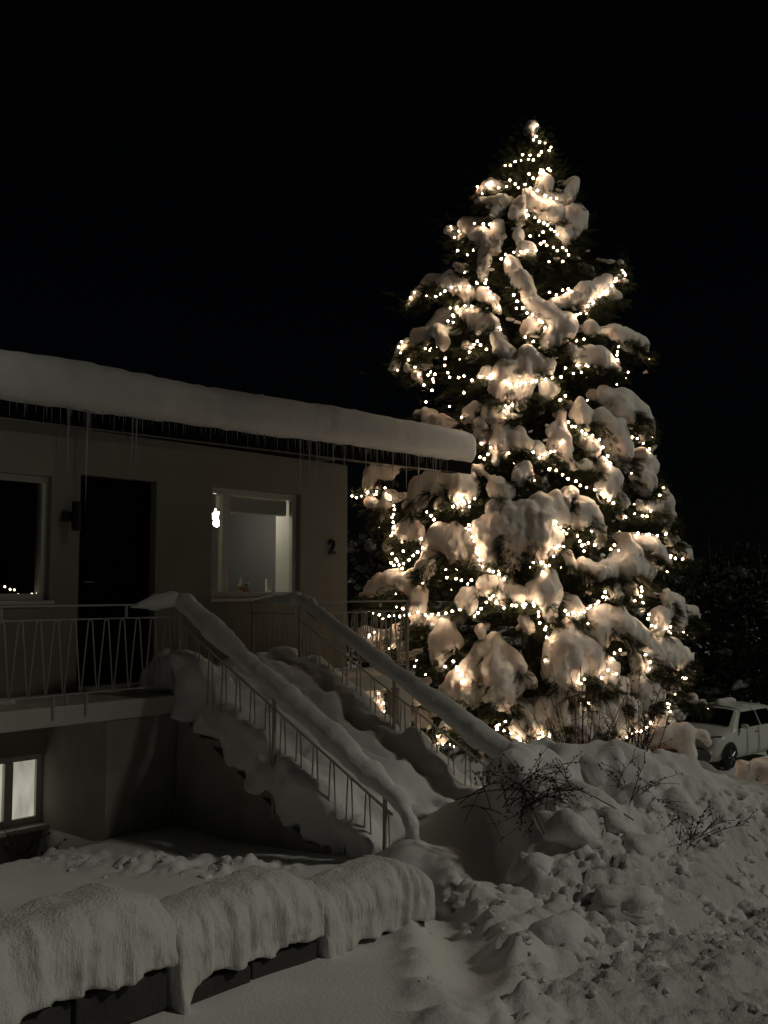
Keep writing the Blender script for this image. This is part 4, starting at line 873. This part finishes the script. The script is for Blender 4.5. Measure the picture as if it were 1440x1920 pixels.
# ================================================================== SHRUBS
def shrub(name, label, root, stems, leaf_m, leaf_size, leaf_step, group=None, spread=0.05):
    o = thing(name, label, 'shrub', tuple(root), 'W', group); T = MB(); LV = []
    for tip, bow in stems:
        tip = np.array(tip, float); st0 = np.array(root, float) + np.array([random.gauss(0, spread), random.gauss(0, spread), -0.05]); mid = (st0 + tip) / 2 + np.array([random.gauss(0, .05), random.gauss(0, .05), bow])
        path = [st0 * (1 - t) ** 2 + 2 * mid * t * (1 - t) + tip * t * t for t in np.linspace(0, 1, 9)]
        T.tube([tuple(p) for p in path], list(np.linspace(0.0042, 0.0014, 9)), 4)
        twigs = [path]
        for k in range(3):
            i = random.randint(3, 7); d = path[min(i + 1, 8)] - path[i - 1]; d = d / (np.linalg.norm(d) + 1e-9); e = path[i] + (d * 0.5 + np.array([random.gauss(0, .5), random.gauss(0, .5), random.gauss(0.1, .4)])) * random.uniform(.08, .22)
            tw = [path[i], (path[i] + e) / 2 + np.array([0, 0, .01]), e]; T.tube([tuple(p) for p in tw], [0.003, 0.002, 0.0012], 4); twigs.append(tw)
        for tw in twigs:
            for i in range(len(tw) - 1):
                seg = tw[i + 1] - tw[i]; n = max(1, int(np.linalg.norm(seg) / leaf_step))
                if tw is path and i < 2: continue
                for j in range(n):
                    if random.random() < 0.85: LV.append((tw[i] + seg * (j + random.random()) / n, random.random()))
    T.build('stems', M['twig'], o)
    if leaf_m is not None and LV:
        V = []; 
        for p, _ in LV:
            d = np.array([random.gauss(0, 1), random.gauss(0, 1), random.gauss(0, 1)]); d /= np.linalg.norm(d); e = np.cross(d, np.array([random.gauss(0, 1), random.gauss(0, 1), random.gauss(0, 1)])); e /= np.linalg.norm(e) + 1e-9
            s = leaf_size * random.uniform(.6, 1.3); V += [p, p + d * s * .5 + e * s * .3, p + d * s, p + d * s * .5 - e * s * .3]
        lo_ = link_mesh('leaves', mesh_np('leaves', np.array(V), np.arange(len(V)).reshape(-1, 4), False), leaf_m, o); lo_['kind'] = 'stuff'
    return o
def bank(x, y, lift=0.0):                     # pixel met on the snow surface
    d = ray(x, y); lo_t, hi_t = None, None
    for t in np.linspace(3, 30, 1400):
        q = d * (t / d[1])
        if q[2] + EYE < gz_fast(q[0], q[1]): return np.array([q[0], q[1], q[2] + EYE + lift])
    return at(x, y, 12)
def gz_fast(X, Y): return float(ground_h(np.array([X]), np.array([Y]), False)[0])
random.seed(31)
B1 = at(1090, 1425, 9.4); B1[2] = gz(B1[0], B1[1])
tips = []
for _ in range(34):
    x = random.gauss(1085, 70); y = random.uniform(1235, 1375); tips.append((at(x, y, 9.4 + random.uniform(-.4, .5)), random.uniform(.0, .25)))
for x, y in ((1003, 1283), (930, 1310), (1090, 1240), (1125, 1243), (1180, 1290), (985, 1300), (960, 1345), (1040, 1300)): tips.append((at(x, y, 9.3), 0.15))
shrub('bare_shrub', 'bare thin stemmed shrub standing against the lit spruce skirt', B1, tips, M['leaf'], 0.014, 0.09)
B2 = at(1180, 1430, 9.8); B2[2] = gz(B2[0], B2[1]); tips = []
for _ in range(26): tips.append((at(random.gauss(1185, 45), random.uniform(1250, 1400), 9.8 + random.uniform(-.4, .4)), random.uniform(0, .2)))
for x, y in ((1270, 1250), (1285, 1258), (1200, 1235), (1250, 1300), (1170, 1235)): tips.append((at(x, y, 9.8), 0.15))
shrub('barberry_shrub', 'small leaved barberry shrub in front of the brightest lower lights', B2, tips, M['leaf'], 0.024, 0.035)
B3 = bank(1010, 1500); tips = []
for _ in range(30): tips.append((at(random.gauss(1015, 52), random.gauss(1500, 34), B3[1] - random.uniform(0.0, .35)), random.uniform(.08, .3)))
for x, y in ((870, 1450), (885, 1448), (900, 1456), (925, 1445), (1070, 1445), (950, 1540), (1085, 1500)): tips.append((at(x, y, B3[1] - .3), 0.2))
shrub('barberry_shrub', 'dark leafed barberry shrub sticking out of the bank beside the stair foot', B3, tips, M['leaf'], 0.022, 0.028, spread=0.25)
B4 = bank(1180, 1500); tips = []
for x, y in ((1135, 1440), (1120, 1432), (1210, 1425), (1240, 1475), (1275, 1470), (1225, 1510), (1245, 1495), (1190, 1428), (1160, 1445), (1260, 1510), (1310, 1540), (1285, 1565)): tips.append((at(x, y, B4[1] - random.uniform(.1, .35)), random.uniform(.05, .2)))
shrub('barberry_shrub', 'barberry sprigs arching over the middle of the snowy bank', B4, tips, M['leaf'], 0.024, 0.035, spread=0.08)
B5 = bank(1300, 1570); tips = []
for x, y in ((1350, 1530), (1405, 1547), (1380, 1538), (1330, 1512), (1320, 1560), (1345, 1575), (1270, 1535), (1290, 1595), (1300, 1530)): tips.append((at(x, y, B5[1] - random.uniform(.05, .3)), random.uniform(.03, .12)))
shrub('barberry_shrub', 'lowest barberry sprigs poking from the bank towards the street', B5, tips, M['leaf'], 0.024, 0.03, spread=0.06)
B6 = at(1420, 1490, 13.0); B6[2] = gz(B6[0], B6[1]); tips = [(at(random.gauss(1418, 18), random.uniform(1425, 1480), 13 + random.uniform(-.3, .3)), .1) for _ in range(24)]
shrub('bare_shrub', 'small bare shrub half buried in the mound by the car', B6, tips, M['leaf'], 0.02, 0.06)
random.seed(37)
B7 = L2W(-4.35, 0.35, -0.80); tips = [(L2W(-4.35 + random.gauss(0, .22), 0.35 + random.gauss(0, .12), random.uniform(-0.7, -0.42)), .03) for _ in range(16)]
shrub('dry_plant', 'withered reddish plant under the lit basement window', B7, tips, M['leaf'], 0.03, 0.05)
# snow pads caught in the shrubs on the bank
def pad(px, py, rpx, name, label, n=3, dy=0.0):
    c = bank(px, py); caps = []
    for _ in range(n):
        p = c + np.array([random.gauss(0, .08), random.gauss(0, .08) - dy, random.uniform(0, .06)]); r = rpx * c[1] / F_PX * random.uniform(.7, 1.1); caps.append((p, r, p + np.array([random.gauss(0, .12), random.gauss(0, .08), -0.05]), r * .8))
    F, lo, hi = cap_sdf(caps, .08); o = sdf_obj(name, F, lo, hi, 0.025, M['fluff'], None, tuple(c), 'W', amp=.035, ns=6, seed=int(px)); return tag(o, label, 'snow')
pad(1120, 1445, 34, 'snow_pillow', 'rounded snow pillow on the crest of the bank between shrubs')
pad(1230, 1515, 34, 'snow_pillow', 'rounded snow pillow over the middle barberry sprigs')
pad(960, 1460, 34, 'snow_pillow', 'snow lump at the bottom end of the far stair railing')
pad(1065, 1560, 26, 'snow_pillow', 'narrow snow tongue below the dark barberry shrub', 4)
pad(1050, 1760, 38, 'snow_block', 'big broken block of snow lying at the road edge', 2)
pad(985, 1650, 34, 'snow_block', 'shovelled block of snow above the path opening', 2)
# loose clods
TPL = []
for q in range(5):
    bm = bmesh.new(); bmesh.ops.create_icosphere(bm, subdivisions=3, radius=1.0)
    V = np.array([v.co[:] for v in bm.verts]); V *= (1 + 0.6 * fbm(V[:, 0] * 1.6 + q * 9, V[:, 1] * 1.6, V[:, 2] * 1.6, 3, q))[:, None]; Fc = np.array([[v.index for v in f.verts] for f in bm.faces]); bm.free(); TPL.append((V, Fc))
VV, FF, k = [], [], 0
def clod(X, Y, r):
    global k
    V, Fc = random.choice(TPL); an = random.uniform(0, 6.28); c, s = math.cos(an), math.sin(an)
    q = V * r * np.array([random.uniform(.8, 1.3), random.uniform(.8, 1.2), .75]); q = np.stack([q[:, 0] * c - q[:, 1] * s, q[:, 0] * s + q[:, 1] * c, q[:, 2]], 1) + np.array([X, Y, gz(X, Y) - r * .28]); VV.append(q); FF.append(Fc + k); k += len(V)
for _ in range(280):
    u_ = random.random()
    if u_ < .35: a = random.uniform(-4.9, -1.0); b = random.gauss(5.95, .16)
    elif u_ < .55: b = random.uniform(4.1, 6.2); a = -4.95 + .98 * (5.4 - b) + random.choice([-.33, .36]) + random.gauss(0, .1)
    elif u_ < .8: b = random.uniform(.9, 2.8); a = -4.55 + (b - .9) * .42 + random.gauss(0, .2)
    else: a = random.uniform(-5.5, -2.0); b = random.uniform(6.0, 7.2)
    p = L2W(a, b, 0); clod(p[0], p[1], random.choice([.008, .012, .016, .022, .03]) * random.uniform(.7, 1.3))
for _ in range(115):
    a = random.uniform(-4.7, 0.8); b = random.gauss(5.5, .28) - 0.02 * a; p = L2W(a, b, 0); clod(p[0], p[1], random.choice([.04, .05, .065, .085, .11]) * random.uniform(.7, 1.2))
co = link_mesh('snow_clods', mesh_np('snow_clods', np.concatenate(VV), np.concatenate(FF)), M['snow']); tag(co, 'loose snow clods scattered along path, yard and road edge', 'snow', kind='stuff')

# ================================================================== SNOWY WOODEN BIN AND MOUND BY THE CAR
Yb = 12.6; c0 = at(1240, 1420, Yb); zg = gz(c0[0], c0[1])
bx = thing('wooden_box', 'brown wooden box buried under a draped hood of snow', 'box', (c0[0], c0[1], zg), 'W')
zt0 = at(1240, 1404, Yb)[2]
for i in range(5): MB().box(c0[0] - 0.30 + i * 0.10, c0[0] - 0.205 + i * 0.10, Yb - 0.05, Yb - 0.02, zg - 0.1, zt0).build('board', M['wood'], bx, bevel=0.004)
MB().box(c0[0] - 0.30, c0[0] + 0.20, Yb - 0.018, Yb + 0.45, zg - 0.1, zt0 - 0.02).build('crate_body', M['wood'], bx)
caps = []
for x0, y0, r0, x1, y1, r1 in ((1205, 1392, 13, 1240, 1376, 16), (1240, 1376, 16, 1285, 1372, 18), (1262, 1390, 14, 1285, 1412, 12), (1285, 1375, 16, 1292, 1415, 14), (1290, 1372, 12, 1318, 1378, 9), (1318, 1378, 9, 1327, 1392, 6), (1195, 1395, 14, 1205, 1415, 16)):
    caps.append((at(x0, y0, Yb + .05), r0 * Yb / F_PX, at(x1, y1, Yb), r1 * Yb / F_PX))
F, lo, hi = cap_sdf(caps, .05); sdf_obj('snow_hood', F, lo, hi, .022, M['tsnow'], bx, amp=.018, ns=6, seed=70)
caps = []
for x0, y0, r0, x1, y1, r1 in ((1400, 1440, 20, 1425, 1450, 24), (1425, 1450, 26, 1470, 1445, 26), (1400, 1460, 24, 1440, 1480, 34), (1440, 1480, 40, 1500, 1480, 40)):
    caps.append((at(x0, y0, 13.0), r0 * 13 / F_PX, at(x1, y1, 13.0), r1 * 13 / F_PX))
F, lo, hi = cap_sdf(caps, .08); mo = sdf_obj('snow_mound', F, lo, hi, .035, M['tsnow'], None, tuple(at(1430, 1500, 13.0)), 'W', amp=.06, ns=4, seed=71); tag(mo, 'lumpy snow mound at the driveway edge in front of the car', 'snow')

# ================================================================== CAR
cg = at(1362, 1441, 25.6)                     # where the near front wheel stands
HD = math.radians(222); fw = np.array([math.cos(HD), math.sin(HD)]); lf = np.array([-fw[1], fw[0]])
cc = cg[:2] - fw * 1.20 - lf * 0.70; cz = cg[2]
car = bpy.data.objects.new('parked_car', None); COL.objects.link(car); car.location = (cc[0], cc[1], cz); car.rotation_euler = (0, 0, HD); ORG[car.name] = (0, 0, 0); FRAME[car.name] = 'W'
tag(car, 'small pale hatchback car parked beyond the spruce with snow on its roof', 'car')
TOPX = [-1.80, -1.76, -1.62, -1.35, -0.9, -0.3, 0.30, 0.45, 0.95, 1.05, 1.45, 1.68, 1.77, 1.80]; TOPZ = [0.62, 0.92, 1.16, 1.40, 1.46, 1.49, 1.45, 1.40, 1.02, 0.98, 0.90, 0.80, 0.66, 0.50]
topz = lambda x: float(np.interp(x, TOPX, TOPZ)); plan = lambda x: 0.81 - 0.16 * max(0, (abs(x) - 1.30) / 0.50) ** 2.2
def ring(x):
    zt_ = topz(x); wp = plan(x); wt = wp - max(0, zt_ - 0.95) * 0.36 - 0.02; lo_ = 0.20
    pts = [(0, zt_), (.5 * wt, zt_ - .008), (.80 * wt, zt_ - .03), (.95 * wt, zt_ - .07), (wt, zt_ - .11)]
    zb = min(0.93, zt_ - .13); pts += [(wp - .01, zb), (wp, max(lo_ + .2, zb * .72)), (wp - .005, .40), (wp - .04, .27), (wp - .15, lo_)]
    return pts
xs = np.array(sorted(set(list(np.linspace(-1.8, 1.8, 37)) + TOPX))); V = []; n = 19
for x in xs:
    r = ring(x); full = [(-y, z) for y, z in r[::-1]] + r[1:]; V += [(x, y, z) for y, z in full]
n = len(full); Fc = []
for i in range(len(xs) - 1):
    for j in range(n - 1): Fc.append((i * n + j, i * n + j + 1, (i + 1) * n + j + 1, (i + 1) * n + j))
Fc.append(tuple(range(n))); Fc.append(tuple((len(xs) - 1) * n + j for j in range(n))[::-1])
body = MB(); body.v = V; body.f = Fc; body.build('body', M['car'], car, smooth=True)
def skin(x, z, off=0.012):
    zt_ = topz(x); wp = plan(x); wt = wp - max(0, zt_ - 0.95) * .36 - .02; zb = min(.93, zt_ - .13)
    if z > zb: y = np.interp(z, [zb, zt_ - .11, zt_], [wp - .01, wt, wt * .9])
    else: y = wp
    return float(y) + off
ws = MB(); P = []
for t in np.linspace(0, 1, 6):
    x = 0.93 - t * 0.47; z = topz(x); wt = plan(x) - max(0, z - .95) * .36 - .02
    P.append([(x + .012, s * wt * .86, z + .012 - (.03 if abs(s) == 1 else .006)) for s in (-1, -.5, 0, .5, 1)])
for i in range(5):
    for j in range(4): ws.quad(P[i][j], P[i][j + 1], P[i + 1][j + 1], P[i + 1][j])
ws.build('windscreen', M['car_glass'], car)
for s in (1, -1):
    for x0, x1, x0t, x1t in ((0.72, -0.40, 0.28, -0.40), (-0.47, -1.25, -0.47, -1.10)):
        mb = MB(); pts = []
        for t in np.linspace(0, 1, 5):
            xb, xt = x0 + (x1 - x0) * t, x0t + (x1t - x0t) * t; pts.append(((xb, s * skin(xb, .96), .96), ((xb + xt) / 2, s * skin((xb + xt) / 2, 1.16), 1.16), (xt, s * skin(xt, 1.33, .02), 1.33)))
        for i in range(4): mb.quad(pts[i][0], pts[i + 1][0], pts[i + 1][1], pts[i][1]); mb.quad(pts[i][1], pts[i + 1][1], pts[i + 1][2], pts[i][2])
        mb.build('side_window', M['car_glass'], car)
    mr = MB().lathe([(.02, -.06), (.07, -.05), (.085, 0), (.07, .05), (.02, .06)], (0.62, s * .92, 1.02), 12); mr.v = [(.62 + (x - .62) * .7, s * .92 + (y - s * .92) * 1.3, z) for x, y, z in mr.v]; mr.build('mirror', M['car'], car, smooth=True)
    hl = MB(); pts = [(1.62, .66, .66), (1.70, .60, .60), (1.77, .36, .64), (1.74, .36, .78), (1.60, .62, .84), (1.45, .73, .84)]
    pts2 = [(x + .015, s * (y + .03), z) for x, y, z in pts]; hl.quad(*pts2); hl.build('headlight_surround', M['black'], car)
    MB().lathe([(.01, 0), (.075, .004), (.07, .02), (.01, .035)], (0, 0, 0), 14).mesh('x')
    e = MB().lathe([(.09, 0), (.088, .02), (.05, .04), (.01, .045)], (0, 0, 0), 14); e.v = [(1.69 + z * .9, s * (.56 + z * .3) + x * .9, .71 + y * .8) for x, y, z in e.v]; e.build('headlight', M['lamp_glass'], car, smooth=True)
    MB().box(-.28, -.12, s * .815 - .012, s * .815 + .018, .80, .825).build('door_handle', M['rim'], car, bevel=.005)
    for wx in (1.20, -1.22):
        tube = MB().lathe([(.20, -.09), (.29, -.088), (.305, -.06), (.305, .06), (.29, .088), (.20, .09)], (0, 0, 0), 24); tube.v = [(wx + x, s * .745 + z, .305 + y) for x, y, z in tube.v]; wh = tube.build('wheel', M['tyre'], car, smooth=False)
        ar = MB()
        for j in range(20):
            a0, a1 = math.pi * j / 19 - .15, math.pi * (j + 1) / 19 - .15
            ar.quad(*[(wx + r_ * math.cos(q), s * .822, .305 + r_ * math.sin(q)) for r_, q in ((.30, a0), (.37, a0), (.37, a1), (.30, a1))])
        ar.build('wheel_arch', M['black'], car)
        rm = MB().lathe([(.20, 0), (.20, .012), (.17, .015)], (0, 0, 0), 20); rm.v = [(wx + x, s * (.835 + z), .305 + y) for x, y, z in rm.v]
        MB_sp = rm
        rim = rm.build('rim', M['tyre'], wh)
        for q in range(5):
            a0 = q * 2 * math.pi / 5; sp = MB().tube([(wx + .03 * math.cos(a0), s * .86, .305 + .03 * math.sin(a0)), (wx + .19 * math.cos(a0), s * .855, .305 + .19 * math.sin(a0))], .018, 5); sp.build('spoke', M['rim'], wh)
MB().box(1.795, 1.812, -.45, .45, .50, .535).build('grille', M['black'], car)
MB().box(1.70, 1.79, -.55, .55, .19, .27).build('lower_grille', M['black'], car)
caps = [((.1, -.1, 1.50), .10, (-.25, .1, 1.52), .11)]; F, lo, hi = cap_sdf(caps, .05); sdf_obj('roof_snow', F, lo, hi, .04, M['fluff'], car, amp=.02)
caps = [((1.5, -.3, .5), .28, (1.55, .25, .48), .27)]

# ================================================================== BACKGROUND TREES
random.seed(44)
def back_tree(px, Y, top_px, width, label, dens=1.0, name='dark_tree', clumps=26):
    base = at(px, 1105, Y); X = base[0]; zg = gz(X, Y); zt_ = at(px, top_px, Y)[2]; hgt = zt_ - zg
    o = thing(name, label, 'tree', (X, Y, zg), 'W', 'dark trees behind the car')
    T = MB(); T.tube([(X, Y, zg - .3), (X + .1, Y, zg + hgt * .5), (X, Y, zg + hgt * .92)], [.16, .10, .02], 7)
    tips = []
    for _ in range(46):
        t = random.uniform(.08, .9); an = random.uniform(0, 6.28); r = width * (1 - .45 * t) * random.uniform(.5, 1); p0 = np.array([X, Y, zg + hgt * t * .8]); e = p0 + np.array([math.cos(an) * r, math.sin(an) * r, hgt * .12 * random.uniform(-.8, 1.2)])
        T.tube([tuple(p0), tuple((p0 + e) / 2 + np.array([0, 0, .25])), tuple(e)], [.045, .028, .008], 4); tips.append((p0, e))
    T.build('trunk', M['bark'], o)
    V, W = [], []
    for p0, e in tips:
        for _ in range(int(70 * dens)):
            c = p0 + (e - p0) * random.uniform(.3, 1.1) + np.array([random.gauss(0, .35), random.gauss(0, .35), random.gauss(0, .3)])
            d = np.array([random.gauss(0, 1), random.gauss(0, 1), random.gauss(0, .7)]); d /= np.linalg.norm(d); s = np.cross(d, [random.gauss(0, 1), random.gauss(0, 1), random.gauss(0, 1)]); s /= np.linalg.norm(s) + 1e-9; l = random.uniform(.12, .3)
            V += [c, c + d * l * .5 + s * l * .3, c + d * l, c + d * l * .5 - s * l * .3]
    f = link_mesh('crown', mesh_np('crown', np.array(V), np.arange(len(V)).reshape(-1, 4), False), M['backtree'], o)
    for i in range(clumps):
        p0, e = random.choice(tips); c = p0 + (e - p0) * random.uniform(.6, 1) + np.array([0, 0, .06]); r = random.uniform(.07, .16); dd = (e - p0); dd = dd / np.linalg.norm(dd)
        F, lo, hi = cap_sdf([(c - dd * .25, r * .7, c, r), (c, r, c + dd * .3 - np.array([0, 0, .15]), r * .5)], .05); sdf_obj('snow_clump', F, lo, hi, .07, M['dim_frost'], o, amp=.04, ns=5, seed=400 + i)
    return o
back_tree(1330, 33, 975, 2.2, 'dark broad tree standing close behind the car')
back_tree(1425, 31, 985, 2.4, 'dark frosted tree beside the broad tree behind the car')
back_tree(1520, 34, 970, 2.6, 'dark tree at the far end of the row behind the car')
back_tree(1240, 38, 1010, 2.6, 'dark tree behind the foot of the spruce')
back_tree(1375, 40, 1000, 3.0, 'dark tree in the second row behind the car')
back_tree(1120, 42, 1040, 3.0, 'dark tree hidden deep behind the spruce')
back_tree(690, 25, 900, 1.9, 'dark snow laden tree seen between house corner and spruce', 1.0, 'snowy_tree', 40)
back_tree(760, 30, 960, 2.4, 'dark tree behind the terrace railing beyond the spruce', 1.0, 'snowy_tree', 30)
# tree added out of view on the right: its crown shades house, stairs and roof
random.seed(52)
SX, SY, SZ = 11.0, 7.1, 13.1; sg = gz(SX, SY)
stt = thing('added_shade_tree', 'tall round crowned tree added out of view to shade the house', 'tree', (SX, SY, sg), 'W')
T = MB(); T.tube([(SX, SY, sg - .3), (SX + .1, SY, sg + 5), (SX, SY, SZ), (SX, SY, SZ + 2.6)], [.26, .2, .13, .03], 9); V = []
for _ in range(60):
    d = np.array([random.gauss(0, 1), random.gauss(0, 1), random.gauss(0.1, 1)]); d /= np.linalg.norm(d); e = np.array([SX, SY, SZ]) + d * np.array([3.7, 4.0, 3.7]) * random.uniform(.6, .95); q0 = np.array([SX, SY, SZ + d[2] * 1.4 - .8])
    T.tube([tuple(q0), tuple((q0 + e) / 2 + np.array([0, 0, .15])), tuple(e)], [.06, .035, .008], 5)
T.build('trunk', M['bark'], stt)
for _ in range(6600):
    d = np.array([random.gauss(0, 1), random.gauss(0, 1), random.gauss(0, 1)]); d *= random.random() ** .4 / np.linalg.norm(d); c = np.array([SX, SY, SZ]) + d * np.array([3.8, 4.1, 3.8])
    e = np.array([random.gauss(0, 1), random.gauss(0, 1), random.gauss(0, 1)]); e /= np.linalg.norm(e); g_ = np.cross(e, [random.gauss(0, 1), random.gauss(0, 1), random.gauss(0, 1)]); g_ /= np.linalg.norm(g_) + 1e-9; l = random.uniform(.16, .32)
    V += [c, c + e * l * .5 + g_ * l * .32, c + e * l, c + e * l * .5 - g_ * l * .32]
link_mesh('crown', mesh_np('crown', np.array(V), np.arange(len(V)).reshape(-1, 4), False), M['backtree'], stt)
print('bulbs', nb)
